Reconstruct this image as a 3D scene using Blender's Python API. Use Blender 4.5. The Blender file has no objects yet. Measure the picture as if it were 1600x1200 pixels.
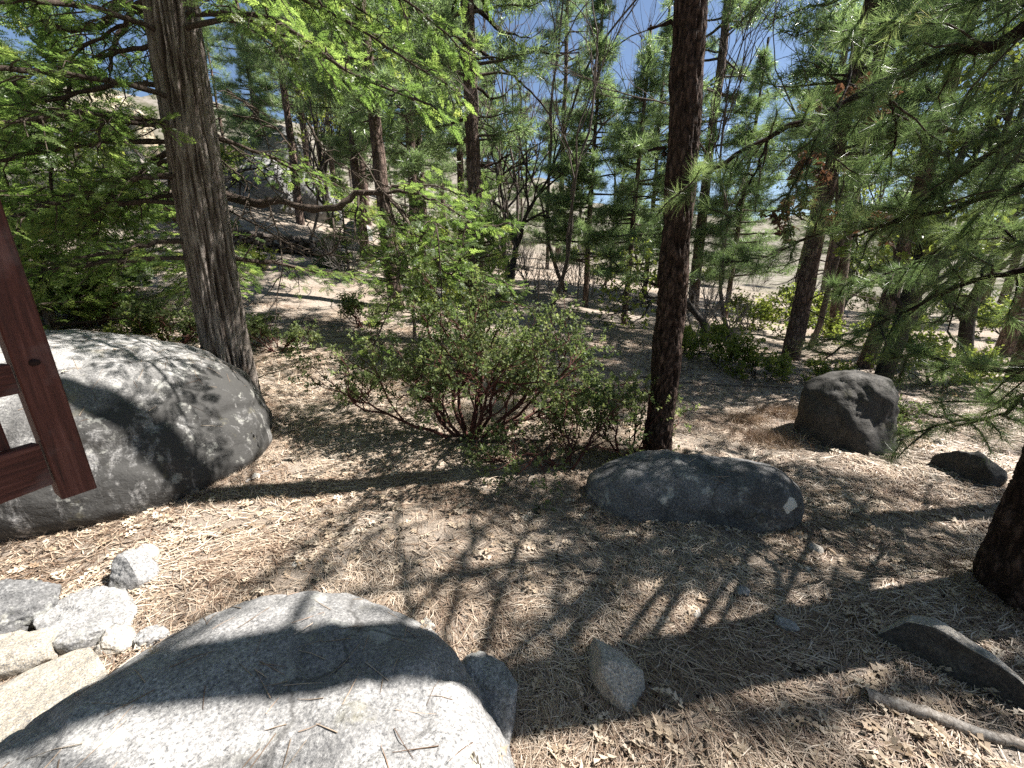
import bpy, math, random
import numpy as np
from mathutils import Vector, Matrix
random.seed(7); rng = np.random.default_rng(7)
PI = math.pi
C = bpy.context.scene.collection
sc = bpy.context.scene

# ------------------------------------------------------------------ camera, sky, sun
CAM_Z = 2.0; PITCH = math.radians(16.5); FPX = 620.0
cam = bpy.data.cameras.new('camera'); camo = bpy.data.objects.new('camera', cam); C.objects.link(camo)
cam.sensor_width = 36; cam.lens = 36*FPX/1600; cam.clip_start = 0.05; cam.clip_end = 3000
camo.location = (0, 0, CAM_Z); camo.rotation_euler = (PI/2-PITCH, 0, 0)
sc.camera = camo

SUN_EL = math.radians(54); SUN_V = np.array([0.975, 0.21, 0]); SUN_V /= np.linalg.norm(SUN_V)
to_sun = Vector((SUN_V[0]*math.cos(SUN_EL), SUN_V[1]*math.cos(SUN_EL), math.sin(SUN_EL)))
w = bpy.data.worlds.new('World'); sc.world = w; w.use_nodes = True
nt = w.node_tree; nt.nodes.clear()
sky = nt.nodes.new('ShaderNodeTexSky'); sky.sky_type = 'NISHITA'; sky.sun_disc = False
sky.sun_elevation = SUN_EL; sky.sun_rotation = math.atan2(to_sun.x, to_sun.y)
sky.altitude = 1500; sky.air_density = 1.0; sky.dust_density = 1.6; sky.ozone_density = 1.0
bg = nt.nodes.new('ShaderNodeBackground'); bg.inputs[1].default_value = 0.05
wo = nt.nodes.new('ShaderNodeOutputWorld')
nt.links.new(sky.outputs[0], bg.inputs[0]); nt.links.new(bg.outputs[0], wo.inputs[0])
sl = bpy.data.lights.new('sun', 'SUN'); sl.energy = 5.0; sl.angle = math.radians(0.53); sl.color = (1, 0.955, 0.90)
so = bpy.data.objects.new('sun', sl); C.objects.link(so); so.location = (8, 3, 12)
so.rotation_euler = to_sun.to_track_quat('Z', 'Y').to_euler()
sc.view_settings.view_transform = 'Standard'; sc.view_settings.look = 'None'
sc.view_settings.exposure = 1.68; sc.view_settings.gamma = 1; sc.view_settings.use_curve_mapping = False
sc.cycles.max_bounces = 5; sc.cycles.diffuse_bounces = 2; sc.cycles.transmission_bounces = 3
sc.cycles.use_denoising = False; sc.cycles.sample_clamp_indirect = 5; sc.cycles.sample_clamp_direct = 30; sc.cycles.glossy_bounces = 2; sc.cycles.caustics_reflective = False; sc.cycles.caustics_refractive = False

# ------------------------------------------------------------------ numeric helpers
_perm = np.random.default_rng(3).permutation(256); _perm = np.concatenate([_perm, _perm, _perm])
_g = np.random.default_rng(4).normal(size=(256, 3)); _g /= np.linalg.norm(_g, axis=1)[:, None]
def noise(p):
    p = np.asarray(p, float); i = np.floor(p).astype(int); f = p-i; u = f*f*f*(f*(f*6-15)+10); i &= 255
    def gr(dx, dy, dz):
        h = _perm[_perm[_perm[i[:, 0]+dx]+i[:, 1]+dy]+i[:, 2]+dz]
        g = _g[h]; return g[:, 0]*(f[:, 0]-dx)+g[:, 1]*(f[:, 1]-dy)+g[:, 2]*(f[:, 2]-dz)
    def l(a, b, t): return a+(b-a)*t
    x0 = l(gr(0,0,0), gr(1,0,0), u[:, 0]); x1 = l(gr(0,1,0), gr(1,1,0), u[:, 0])
    x2 = l(gr(0,0,1), gr(1,0,1), u[:, 0]); x3 = l(gr(0,1,1), gr(1,1,1), u[:, 0])
    return l(l(x0, x1, u[:, 1]), l(x2, x3, u[:, 1]), u[:, 2])*1.5
def fbm(p, o=4, g=0.5, l=2.03):
    s = 0; a = 1; p = np.asarray(p, float)
    for k in range(o):
        s = s+a*noise(p+17.3*k); p = p*l; a *= g
    return s
def nrm(v):
    v = np.asarray(v, float); return v/np.maximum(np.linalg.norm(v, axis=-1, keepdims=True), 1e-9)
def sstep(x, a, b):
    t = np.clip((x-a)/(b-a), 0, 1); return t*t*(3-2*t)
def softplus(x): return np.where(x > 20, x, np.log1p(np.exp(np.minimum(x, 20))))

AZ = np.radians([-180, -90, -65, -45, -33, -20, -8, 5, 15, 25, 40, 60, 90, 180])
SL = [0, .03, .13, .20, .205, .17, .135, .11, .07, .025, -.01, -.02, 0, 0]
UP = [0, .05, .10, .12, .13, .08, .03, 0, 0, 0, 0, 0, 0, 0]
MT = [10, 35, 55, 60, 62, 62, 60, 46, 32, 26, 22, 20, 16, 10]
def H(x, y):
    x = np.asarray(x, float); y = np.asarray(y, float)
    D = np.hypot(x, y); az = np.arctan2(x, y)
    Dn = np.minimum(D, 55)
    h = np.interp(az, AZ, SL)*softplus((Dn-5.2)*1.3)/1.3
    h = h+np.interp(az, AZ, UP)*softplus((Dn-15)*0.8)/0.8
    h = h+np.interp(az, AZ, MT)*sstep(D, 60, 300)
    shp = x.shape; q = np.stack([x.ravel(), y.ravel(), np.zeros(x.size)], 1)
    n1 = fbm(q*0.35, 2).reshape(shp)*0.10*sstep(D, 2, 8)
    n2 = fbm(q*1.7+5, 3).reshape(shp)*0.028
    n3 = fbm(q*6+9, 2).reshape(shp)*0.010*np.exp(-D/12)
    nf = fbm(q*0.03+3, 3).reshape(shp)*6*sstep(D, 60, 200)
    return h+n1+n2+n3+nf
def h1(x, y): return float(H(np.array([x]), np.array([y]))[0])
def ray(px, py):
    r = (px-800)/FPX; u = (600-py)/FPX; c, s = math.cos(PITCH), math.sin(PITCH)
    return np.array([r, c+u*s, -s+u*c])
def at(px, py, d):                     # point at axial depth d behind a picture position
    return ray(px, py)*d+np.array([0, 0, CAM_Z])
def gp(px, py):                        # where that sight line meets the terrain
    d = ray(px, py); t = 0.3
    while t < 400:
        p = d*t
        if p[2]+CAM_Z < h1(p[0], p[1]): break
        t *= 1.01
    return np.array([p[0], p[1], h1(p[0], p[1])])

# ------------------------------------------------------------------ mesh helpers
def mesh(name, V, F, mat, smooth=False, tint=None, mi=None):
    V = np.asarray(V, np.float32); me = bpy.data.meshes.new(name)
    if isinstance(F, np.ndarray): F = [F]
    F = [f for f in F if len(f)]
    me.vertices.add(len(V)); me.vertices.foreach_set('co', V.ravel())
    nl = sum(f.size for f in F); npoly = sum(len(f) for f in F)
    me.loops.add(nl); me.loops.foreach_set('vertex_index', np.concatenate([f.ravel() for f in F]).astype(np.int32))
    me.polygons.add(npoly)
    tot = np.concatenate([np.full(len(f), f.shape[1], np.int32) for f in F])
    me.polygons.foreach_set('loop_start', np.concatenate([[0], np.cumsum(tot)[:-1]]).astype(np.int32))
    me.update(calc_edges=True)
    me.polygons.foreach_set('use_smooth', np.full(npoly, smooth))
    for m in (mat if isinstance(mat, (list, tuple)) else [mat]): me.materials.append(m)
    if mi is not None: me.polygons.foreach_set('material_index', np.asarray(mi, np.int32))
    if tint is not None:
        a = me.attributes.new('tint', 'FLOAT', 'POINT'); a.data.foreach_set('value', np.asarray(tint, np.float32))
    return me
def link(name, me, parent=None, loc=None, rz=None):
    o = bpy.data.objects.new(name, me); C.objects.link(o)
    if parent is not None: o.parent = parent
    if loc is not None: o.location = loc
    if rz is not None: o.rotation_euler = (0, 0, rz)
    return o
def tag(o, label=None, cat=None, group=None, kind=None):
    if label: o['label'] = label
    if cat: o['category'] = cat
    if group: o['group'] = group
    if kind: o['kind'] = kind
    return o
def empty(name, loc, label, cat, group=None, rz=0):
    o = bpy.data.objects.new(name, None); C.objects.link(o); o.location = tuple(map(float, loc)); o.rotation_euler = (0, 0, rz)
    o.empty_display_size = 0.1
    return tag(o, label, cat, group)
def copy_tree(o, parent=None):
    c = o.copy(); C.objects.link(c); c.parent = parent
    for ch in [k for k in o.children]: copy_tree(ch, c)
    return c
def tubes(P, R, k):                    # batch of tubes: P (m,n,3), R (m,n)
    P = np.asarray(P, float); R = np.asarray(R, float); m, n, _ = P.shape
    T = np.empty_like(P); T[:, 1:-1] = P[:, 2:]-P[:, :-2]; T[:, 0] = P[:, 1]-P[:, 0]; T[:, -1] = P[:, -1]-P[:, -2]
    T = nrm(T); ov = nrm(P[:, -1]-P[:, 0]); ref = np.where(np.abs(ov[:, 2:3]) < 0.8, np.array([[0, 0, 1.]]), np.array([[1., 0, 0]]))
    A = nrm(np.cross(T, ref[:, None, :])); B = np.cross(T, A)
    a = np.arange(k)*2*PI/k
    ring = A[:, :, None, :]*np.cos(a)[None, None, :, None]+B[:, :, None, :]*np.sin(a)[None, None, :, None]
    V = P[:, :, None, :]+ring*R[:, :, None, None]
    b = (np.arange(m)*n*k)[:, None, None]+(np.arange(n-1)*k)[None, :, None]
    j = np.arange(k)[None, None, :]; j2 = (j+1) % k
    F = np.stack(np.broadcast_arrays(b+j, b+j2, b+k+j2, b+k+j), -1).reshape(-1, 4)
    return V.reshape(-1, 3), F
def scatter(VT, FT, M, P, tint=None):   # many copies of a template joined in one mesh
    n = len(P); V = np.einsum('nij,vj->nvi', M, VT)+P[:, None, :]
    F = FT[None]+(np.arange(n)*len(VT))[:, None, None]
    t = None if tint is None else np.repeat(tint, len(VT))
    return V.reshape(-1, 3), F.reshape(-1, FT.shape[1]), t
def frames(D, roll=None, S=None, up=(0, 0, 1)):  # local x along D, z near up
    D = nrm(D); U = np.broadcast_to(np.array(up, float), D.shape)+rng.normal(size=D.shape)*0.02
    Y = nrm(np.cross(U, D)); Z = np.cross(D, Y)
    if roll is not None:
        c, s = np.cos(roll)[:, None], np.sin(roll)[:, None]; Y, Z = Y*c+Z*s, Z*c-Y*s
    M = np.stack([D, Y, Z], -1)
    return M if S is None else M*np.asarray(S)[:, None, None]
class Acc:                              # gathers geometry of one mesh
    def __init__(s): s.V = []; s.F = {}; s.T = []; s.n = 0
    def add(s, V, F, t=None):
        if len(V) == 0: return
        s.V.append(V); s.F.setdefault(F.shape[1], []).append(F+s.n); s.n += len(V)
        s.T.append(np.zeros(len(V)) if t is None else t)
    def mesh(s, name, mat, smooth=False):
        return mesh(name, np.concatenate(s.V), [np.concatenate(f) for f in s.F.values()], mat, smooth, np.concatenate(s.T))

# ------------------------------------------------------------------ materials
def newmat(name):
    m = bpy.data.materials.new(name); m.use_nodes = True; t = m.node_tree; t.nodes.clear()
    out = t.nodes.new('ShaderNodeOutputMaterial'); return m, t, out
class N:
    def __init__(s, t): s.t = t
    def n(s, typ, **kw):
        x = s.t.nodes.new(typ)
        for k, v in kw.items():
            if k.startswith('_'): setattr(x, k[1:], v)
            else: x.inputs[k.replace('__', ' ')].default_value = v
        return x
    def l(s, a, b): s.t.links.new(a, b)
    def co(s, scale=(1, 1, 1), obj=True):
        tc = s.n('ShaderNodeTexCoord'); mp = s.n('ShaderNodeMapping'); mp.inputs['Scale'].default_value = scale
        s.l(tc.outputs['Object' if obj else 'Generated'], mp.inputs['Vector']); return mp.outputs[0]
    def noise(s, vec, scale, detail=4, rough=0.55, dist=0):
        x = s.n('ShaderNodeTexNoise'); x.inputs['Scale'].default_value = scale; x.inputs['Detail'].default_value = detail
        x.inputs['Roughness'].default_value = rough; x.inputs['Distortion'].default_value = dist; s.l(vec, x.inputs['Vector']); return x.outputs['Fac']
    def voro(s, vec, scale, feat='F1', out='Distance', rnd=1):
        x = s.n('ShaderNodeTexVoronoi'); x.feature = feat; x.inputs['Scale'].default_value = scale; x.inputs['Randomness'].default_value = rnd
        s.l(vec, x.inputs['Vector']); return x.outputs[out]
    def ramp(s, fac, stops, interp='LINEAR'):
        x = s.n('ShaderNodeValToRGB'); cr = x.color_ramp; cr.interpolation = interp
        while len(cr.elements) < len(stops): cr.elements.new(0.5)
        for e, (p, c) in zip(cr.elements, stops):
            e.position = p; e.color = (*c, 1) if isinstance(c, tuple) else (c, c, c, 1)
        s.l(fac, x.inputs[0]); return x.outputs[0]
    def mix(s, fac, a, b, mode='MIX'):
        x = s.n('ShaderNodeMix'); x.data_type = 'RGBA'; x.blend_type = mode
        for i, v in ((0, fac), (6, a), (7, b)):
            if hasattr(v, 'type') and hasattr(v, 'links'): s.l(v, x.inputs[i])
            elif i == 0: x.inputs[0].default_value = v
            else: x.inputs[i].default_value = (*v, 1)
        return x.outputs[2]
    def math(s, op, a, b=0.0):
        x = s.n('ShaderNodeMath'); x.operation = op
        for i, v in enumerate((a, b)):
            if hasattr(v, 'links'): s.l(v, x.inputs[i])
            else: x.inputs[i].default_value = v
        return x.outputs[0]
    def bump(s, h, strength, dist, prev=None):
        x = s.n('ShaderNodeBump'); x.inputs['Strength'].default_value = strength; x.inputs['Distance'].default_value = dist
        s.l(h, x.inputs['Height'])
        if prev is not None: s.l(prev, x.inputs['Normal'])
        return x.outputs[0]
    def bsdf(s, out, col, rough=0.85, normal=None, spec=0.3):
        b = s.n('ShaderNodeBsdfPrincipled'); b.inputs['Specular IOR Level'].default_value = spec
        if hasattr(col, 'links'): s.l(col, b.inputs['Base Color'])
        else: b.inputs['Base Color'].default_value = (*col, 1)
        if hasattr(rough, 'links'): s.l(rough, b.inputs['Roughness'])
        else: b.inputs['Roughness'].default_value = rough
        if normal is not None: s.l(normal, b.inputs['Normal'])
        s.l(b.outputs[0], out.inputs['Surface']); return b

def leaf_mat(name, stops, trans=0.45, tcol=1.7, rough=0.5, spec=0.3, shift=(1.02, 1.06, .72)):
    m, t, out = newmat(name); k = N(t)
    a = k.n('ShaderNodeAttribute'); a.attribute_name = 'tint'
    v = k.noise(k.co(), 0.9, 2)
    f = k.math('ADD', k.math('MULTIPLY', a.outputs['Fac'], 0.75), k.math('MULTIPLY', v, 0.3))
    col = k.ramp(f, stops)
    tc = k.mix(1.0, col, tuple(tcol*x for x in shift), 'MULTIPLY')
    b = k.n('ShaderNodeBsdfPrincipled'); b.inputs['Roughness'].default_value = rough; b.inputs['Specular IOR Level'].default_value = spec
    k.l(col, b.inputs['Base Color'])
    tr = k.n('ShaderNodeBsdfTranslucent'); k.l(tc, tr.inputs['Color'])
    ms = k.n('ShaderNodeMixShader'); ms.inputs[0].default_value = trans
    k.l(b.outputs[0], ms.inputs[1]); k.l(tr.outputs[0], ms.inputs[2]); k.l(ms.outputs[0], out.inputs['Surface'])
    return m
CEDAR_LEAF = leaf_mat('cedar_foliage', [(0.0, (.045, .075, .022)), (.5, (.085, .13, .042)), (.85, (.18, .23, .08)), (1, (.25, .22, .09))], .6, 2.2, .4, .5)
PINE_LEAF = leaf_mat('pine_needles', [(0.0, (.04, .065, .035)), (.5, (.085, .125, .06)), (.9, (.19, .235, .12)), (1, (.24, .2, .11))], .55, 2.2, .36, .5)
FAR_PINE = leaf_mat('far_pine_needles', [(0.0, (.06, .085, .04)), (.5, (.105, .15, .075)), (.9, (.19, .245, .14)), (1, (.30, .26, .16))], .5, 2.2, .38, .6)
MANZ_LEAF = leaf_mat('manzanita_leaf', [(0.0, (.04, .06, .028)), (.5, (.09, .12, .05)), (.9, (.19, .22, .10)), (1, (.24, .24, .11))], .4, 1.9, .5, .25)
OAK_LEAF = leaf_mat('oak_foliage', [(0.0, (.06, .09, .02)), (.5, (.12, .15, .035)), (.9, (.20, .22, .06)), (1, (.24, .2, .08))], .5, 2.0, .4, .5)
DRY_LEAF = leaf_mat('hanging_dry_leaf', [(0.0, (.07, .035, .022)), (.6, (.12, .075, .052)), (1, (.2, .14, .10))], .3, 1.3, .7, .2, (1.1, .8, .6))
LITTER = leaf_mat('dry_needle', [(0.0, (.055, .034, .024)), (.3, (.19, .125, .085)), (.62, (.42, .33, .245)), (1, (.66, .58, .48))], .12, 1.2, .55, .35, (1, .9, .7))
FALLEN = leaf_mat('fallen_oak_leaf', [(0.0, (.22, .14, .08)), (.4, (.40, .31, .22)), (.8, (.52, .44, .34)), (1, (.58, .51, .42))], .15, 1.2, .6, .3, (1, .9, .7))

def bark_mat(name, dark, mid, light, vs=(9, 9, 1.2), plate=False, bump=.6, ps=(20, 20, 7)):
    m, t, out = newmat(name); k = N(t)
    c = k.co(vs); n1 = k.noise(c, 2.2, 8, .72, .5); n2 = k.noise(k.co((1, 1, .6)), 2.0, 3)
    n3 = k.noise(k.co((vs[0]*4, vs[1]*4, vs[2]*5)), 3, 5, .7)
    att = k.n('ShaderNodeAttribute'); att.attribute_name = 'tint'
    f = k.math('ADD', k.math('ADD', k.math('MULTIPLY', n1, .5), k.math('MULTIPLY', n3, .25)), k.math('MULTIPLY', att.outputs['Fac'], .33))
    col = k.ramp(f, [(.38, dark), (.54, mid), (.70, light)])
    if plate:
        w_ = k.n('ShaderNodeTexNoise'); w_.inputs['Scale'].default_value = 9; w_.inputs['Detail'].default_value = 4; k.l(k.co(), w_.inputs['Vector'])
        vv = k.mix(.55, k.co(ps), w_.outputs['Color'], 'LINEAR_LIGHT')
        v = k.voro(vv, 1.0, 'DISTANCE_TO_EDGE'); e = k.ramp(v, [(0.02, 0.0), (.22, 1.0)])
        col = k.mix(k.math('MULTIPLY', k.math('SUBTRACT', 1.0, e), .8), col, dark)
        h = k.math('ADD', k.math('MULTIPLY', e, .7), k.math('ADD', n3, n1))
    else: h = k.math('ADD', n1, k.math('MULTIPLY', n3, .8))
    col = k.mix(k.math('MULTIPLY', n2, .3), col, tuple(.8*x for x in mid))
    k.bsdf(out, col, .9, k.bump(h, bump, .03), .15); return m
CEDAR_BARK = bark_mat('cedar_bark', (.035, .022, .017), (.14, .108, .088), (.42, .37, .33), (24, 24, 2.0), bump=1.0)
PINE_BARK = bark_mat('pine_bark', (.016, .011, .009), (.07, .045, .035), (.18, .125, .10), (9, 9, 3), True, 1.0)
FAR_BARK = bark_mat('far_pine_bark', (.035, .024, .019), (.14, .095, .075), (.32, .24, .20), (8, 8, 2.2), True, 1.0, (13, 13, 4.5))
TWIG = bark_mat('twig_bark', (.03, .022, .018), (.09, .07, .055), (.2, .17, .14), (6, 6, 6))
GREY_TWIG = bark_mat('grey_twig', (.10, .09, .08), (.22, .20, .185), (.38, .35, .33), (6, 6, 6))
OAK_BARK = bark_mat('oak_bark', (.02, .018, .016), (.07, .062, .055), (.17, .15, .135), (7, 7, 4), True)
MANZ_BARK = bark_mat('manzanita_bark', (.03, .014, .012), (.085, .035, .028), (.22, .14, .12), (5, 5, 3), bump=.3)

def granite(name, base=.42, stain=.5, lichen=.3, warm=0.0, scale=1.0, streak=0, patch=None, crack=.8, mask=False):
    m, t, out = newmat(name); k = N(t); c = k.co()
    sp = k.noise(c, 75/scale, 4, .8); sp2 = k.voro(c, 140/scale); big = k.noise(c, 1.6, 5, .6, .5); mid = k.noise(c, 9, 5, .65)
    g = k.ramp(sp, [(.34, tuple(base*.22*x for x in (1, 1, 1.02))), (.43, tuple(base*.7*x for x in (1, .99, .98))), (.54, tuple(base*1.05*x for x in (1+warm*.3, 1+warm*.08, 1-warm*.25))), (.66, tuple(min(.8, base*1.9)*x for x in (1, .98, .95)))])
    g = k.mix(k.ramp(sp2, [(.0, .85), (.22, 0.0)]), g, (base*.25,)*3)
    st = k.ramp(k.math('ADD', k.math('MULTIPLY', big, .65), k.math('MULTIPLY', mid, .4)), [(.46, 0.0), (.60, stain)])
    g = k.mix(st, g, (base*.22, base*.22, base*.225))
    if streak:
        sx_ = k.n('ShaderNodeSeparateXYZ'); k.l(c, sx_.inputs[0])
        mk = k.ramp(k.math('ADD', k.math('ADD', k.math('MULTIPLY', sx_.outputs[0], .38), k.math('MULTIPLY', sx_.outputs[2], -.62)), k.math('MULTIPLY', k.noise(c, 1.8, 4, .6), .9)), [(.22, .08), (.58, 1.0)])
        sk = k.noise(k.co((3.2, 3.2, .55)), 1.5, 6, .7, .6); g = k.mix(k.math('MULTIPLY', k.math('MULTIPLY', mk, k.ramp(k.math('ADD', k.math('MULTIPLY', sk, .8), k.math('MULTIPLY', k.noise(c, 22, 4, .7), .25)), [(.37, 0.0), (.49, 1.0)])), streak), g, (.035, .034, .032))
    li = k.math('MULTIPLY', k.ramp(k.noise(c, 5.5, 6, .7, .2), [(.58, 0.0), (.64, 1.0)]), lichen)
    g = k.mix(li, g, (.52, .52, .47))
    ol = k.math('MULTIPLY', k.ramp(k.noise(c, 3.1, 5, .7), [(.60, 0.0), (.70, 1.0)]), .35)
    g = k.mix(ol, g, (.20, .18, .10))
    if patch:
        vd = k.n('ShaderNodeVectorMath'); vd.operation = 'DISTANCE'; k.l(c, vd.inputs[0]); vd.inputs[1].default_value = patch[:3]
        g = k.mix(k.ramp(k.math('ADD', vd.outputs['Value'], k.math('MULTIPLY', k.noise(c, 14, 4, .7), patch[3]*1.6)), [(patch[3]*1.75, 1.0), (patch[3]*1.85, 0.0)]), g, (.60, .58, .52))
    cw_ = k.n('ShaderNodeTexNoise'); cw_.inputs['Scale'].default_value = 2.2; cw_.inputs['Detail'].default_value = 6; k.l(c, cw_.inputs['Vector'])
    cv = k.voro(k.mix(.30, c, cw_.outputs['Color'], 'LINEAR_LIGHT'), crack, 'DISTANCE_TO_EDGE'); ck = k.ramp(cv, [(.0, 1.0), (.004, .8), (.010, 0.0)])
    g = k.mix(k.math('MULTIPLY', ck, .55), g, (.03, .028, .025))
    b1 = k.bump(sp, .35, .006, k.bump(ck, -.8, .03)); b2 = k.bump(mid, .6, .03, b1)
    k.bsdf(out, g, .82, b2, .25); return m
GRANITE = granite('granite', .265, .45, .3, .1)
GRANITE_DARK = granite('granite_dark', .15, .6, .45, 0, 1, 0, (.66, -.30, .22, .06))
GRANITE_STAIN = granite('granite_stained', .31, .35, .35, .15, 1, .95, None, .45)
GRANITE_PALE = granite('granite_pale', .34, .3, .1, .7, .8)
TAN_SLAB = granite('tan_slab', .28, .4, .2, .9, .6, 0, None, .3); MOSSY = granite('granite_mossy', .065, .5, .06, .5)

# ground
m, t, out = newmat('forest_floor'); k = N(t); c = k.co()
n1 = k.noise(c, 1.1, 5, .6); n2 = k.noise(c, 26, 5, .75, .6); n3 = k.noise(k.co((1, 1, 1)), 110, 3, .7)
v = k.voro(c, 60, 'F1')
g = k.ramp(n2, [(.30, (.06, .045, .034)), (.44, (.19, .145, .11)), (.56, (.31, .245, .185)), (.70, (.42, .35, .28))])
g2 = k.ramp(n3, [(.3, (.10, .085, .07)), (.5, (.30, .26, .22)), (.7, (.50, .46, .41))])
g = k.mix(k.ramp(n1, [(.38, .15), (.62, .75)]), g, g2)
g = k.mix(k.ramp(v, [(0.0, .5), (.25, 0.0)]), g, (.10, .065, .045))
geo = k.n('ShaderNodeNewGeometry'); sx = k.n('ShaderNodeSeparateXYZ'); k.l(geo.outputs['Position'], sx.inputs[0])
dist = k.math('SQRT', k.math('ADD', k.math('POWER', sx.outputs[0], 2.0), k.math('POWER', sx.outputs[1], 2.0)))
brush = k.ramp(k.noise(c, .22, 6, .75), [(.38, (.05, .06, .03)), (.5, (.13, .12, .09)), (.62, (.22, .20, .175))])
far = k.ramp(k.math('DIVIDE', dist, 200), [(.10, 0.0), (.22, .9)])
g = k.mix(far, g, brush)
k.bsdf(out, g, .95, k.bump(n3, .6, .012, k.bump(n2, .9, .03)), .1); GROUND = m

def wood_mat(name, a, b, c3, spec=.25):
    m, t, out = newmat(name); k = N(t)
    gr = k.noise(k.co((28, 28, 1.6)), 2.0, 5, .6, .8); pt = k.noise(k.co(), 5, 4, .65)
    col = k.ramp(gr, [(.3, a), (.5, b), (.75, c3)])
    col = k.mix(k.ramp(pt, [(.52, 0.0), (.75, .5)]), col, tuple(.5*x+.12 for x in c3))
    k.bsdf(out, col, .65, k.bump(gr, .5, .006), spec); return m
RED_WOOD = wood_mat('red_stained_wood', (.03, .012, .009), (.085, .028, .02), (.15, .062, .048))
GREY_WOOD = wood_mat('weathered_wood', (.06, .05, .042), (.22, .19, .16), (.42, .39, .35))
def plain(name, col, rough=.6, metal=0):
    m, t, out = newmat(name); k = N(t)
    cc = k.mix(k.noise(k.co(), 25, 3), tuple(.75*x for x in col), tuple(min(1, 1.2*x) for x in col))
    b = k.bsdf(out, cc, rough); b.inputs['Metallic'].default_value = metal; return m
KNOT = plain('dark_knot', (.02, .01, .008), .9); STEEL = plain('rusty_fence_steel', (.10, .085, .07), .7, .6)

# ------------------------------------------------------------------ ground sheet
def axis(n, fine, far_, c0):
    s = np.linspace(-1, 1, n); a = 6.2; return c0+np.sinh(a*s)/math.sinh(a)*far_*(1-fine)+s*fine*far_
gx = axis(350, .012, 650, 0.2); gy = axis(350, .012, 650, 3.0)
X, Y = np.meshgrid(gx, gy); Z = H(X, Y)
V = np.stack([X.ravel(), Y.ravel(), Z.ravel()], 1)
i = np.arange(349)[:, None]*350+np.arange(349)[None]; F = np.stack([i, i+1, i+351, i+350], -1).reshape(-1, 4)
ground = link('ground', mesh('ground', V, F, GROUND, True)); tag(ground, 'forest floor of pine needles and pale gravel rising to the left', None, None, 'structure')

# ------------------------------------------------------------------ rocks
def rock_mesh(name, rx, ry, h, below, mat, seed=0, e1=.8, e2=.9, amp=.08, fr=1.5, cuts=(), res=(150, 90), foot=None, amp2=.012, ncut=0, ctight=.75, ridge=0):
    nu, nv = res; u = np.linspace(0, 2*PI, nu, endpoint=False); v = np.linspace(PI/2, -PI/2, nv)
    U, W = np.meshgrid(u, v); cw = np.abs(np.cos(W))**e1; sw = np.sign(np.sin(W))*np.abs(np.sin(W))**e2
    rr = np.ones_like(U)
    if foot is not None:
        fa = np.radians([f[0] for f in foot]+[foot[0][0]+360]); fr_ = [f[1] for f in foot]+[foot[0][1]]
        rr = np.interp(U, fa, fr_); 
        # smooth
        rr = (rr+np.roll(rr, 4, 1)+np.roll(rr, -4, 1)+np.roll(rr, 8, 1)+np.roll(rr, -8, 1))/5
    P = np.stack([cw*np.cos(U)*rx*rr, cw*np.sin(U)*ry*rr, np.where(sw > 0, sw*h, sw*below)], -1).reshape(-1, 3)
    s = np.array([rx, ry, max(h, .2*rx)]); nn = nrm(P/s/s); q = P+seed*7.7
    d = fbm(q*fr, 4)*amp
    if ridge: d = d-ridge*np.exp(-(fbm(q*fr*.7+3, 3)/.05)**2)
    P = P+nn*d[:, None]
    r2 = np.random.default_rng(seed+50)
    cl = list(cuts)
    for _ in range(ncut):
        nv_ = nrm(r2.normal(size=3)*[1, 1, .8]); cl.append((*nv_, ctight*np.linalg.norm(nv_*[rx, ry, h])*r2.uniform(.85, 1.1)))
    for a, b, c_, dd in cl:
        n_ = nrm([a, b, c_]); e = P@n_-dd; P = P-np.maximum(e, 0)[:, None]*n_*(.94)
    P = P+nn*(fbm(P*fr*7+seed, 3)*amp2)[:, None]
    i = np.arange(nv-1)[:, None]*nu; j = np.arange(nu)[None]; j2 = (j+1) % nu
    F = np.stack([i+j, i+nu+j, i+nu+j2, i+j2], -1).reshape(-1, 4)
    return mesh(name, P, F, mat, True)
def rock(name, loc, label, cat='boulder', rz=0, group=None, tilt=(0, 0), sink=0, **kw):
    mt = kw.pop('mat', GRANITE); o = link(name, rock_mesh(name, mat=mt, **kw)); o.location = (loc[0], loc[1], loc[2]-sink)
    o.rotation_euler = (tilt[0], tilt[1], rz); return tag(o, label, cat, group)
# left boulder
rock('boulder', (-4.75, 3.62, 0.20), 'huge rounded grey granite boulder with dark stains beside the red wooden railing', rz=math.radians(10),
     rx=2.15, ry=1.5, h=1.20, below=.55, seed=1, e1=.8, e2=.95, amp=.09, fr=.8, mat=GRANITE_STAIN, res=(250, 130), amp2=.010, ridge=.03)
# foreground boulder
rock('boulder', (-.81, .60, -.02), 'broad smooth speckled granite boulder filling the bottom foreground', rz=0,
     rx=.95, ry=.97, h=.55, below=.3, seed=2, e1=.52, e2=.72, amp=.055, fr=1.3, mat=GRANITE, res=(300, 160), amp2=.010,
     foot=[(0, .99), (20, .98), (45, 1.03), (65, 1.12), (85, 1.20), (105, 1.27), (120, 1.34), (140, 1.30), (160, 1.25), (180, 1.2), (220, 1), (270, 1), (330, .8)], ridge=.022)
a_ = gp(1075, 790)
rock('boulder', (a_[0]+.02, a_[1]+.06, a_[2]), 'long low dark grey boulder at the foot of the centre pine', rz=math.radians(-9),
     rx=.84, ry=.40, h=.40, below=.22, seed=5, e1=.6, e2=.8, amp=.06, fr=1.3, mat=GRANITE_DARK, res=(180, 100), foot=[(0, 1), (60, 1), (90, .85), (120, 1.1), (180, 1.05), (225, 1.15), (270, .85), (315, 1.1)], ridge=.012, amp2=.007)
def prock(px, py, label, cat='rock', name='rock', dz=0, **kw):
    p = gp(px, py); return rock(name, (p[0], p[1], p[2]+dz), label, cat, **kw)
R = math.radians
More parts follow.
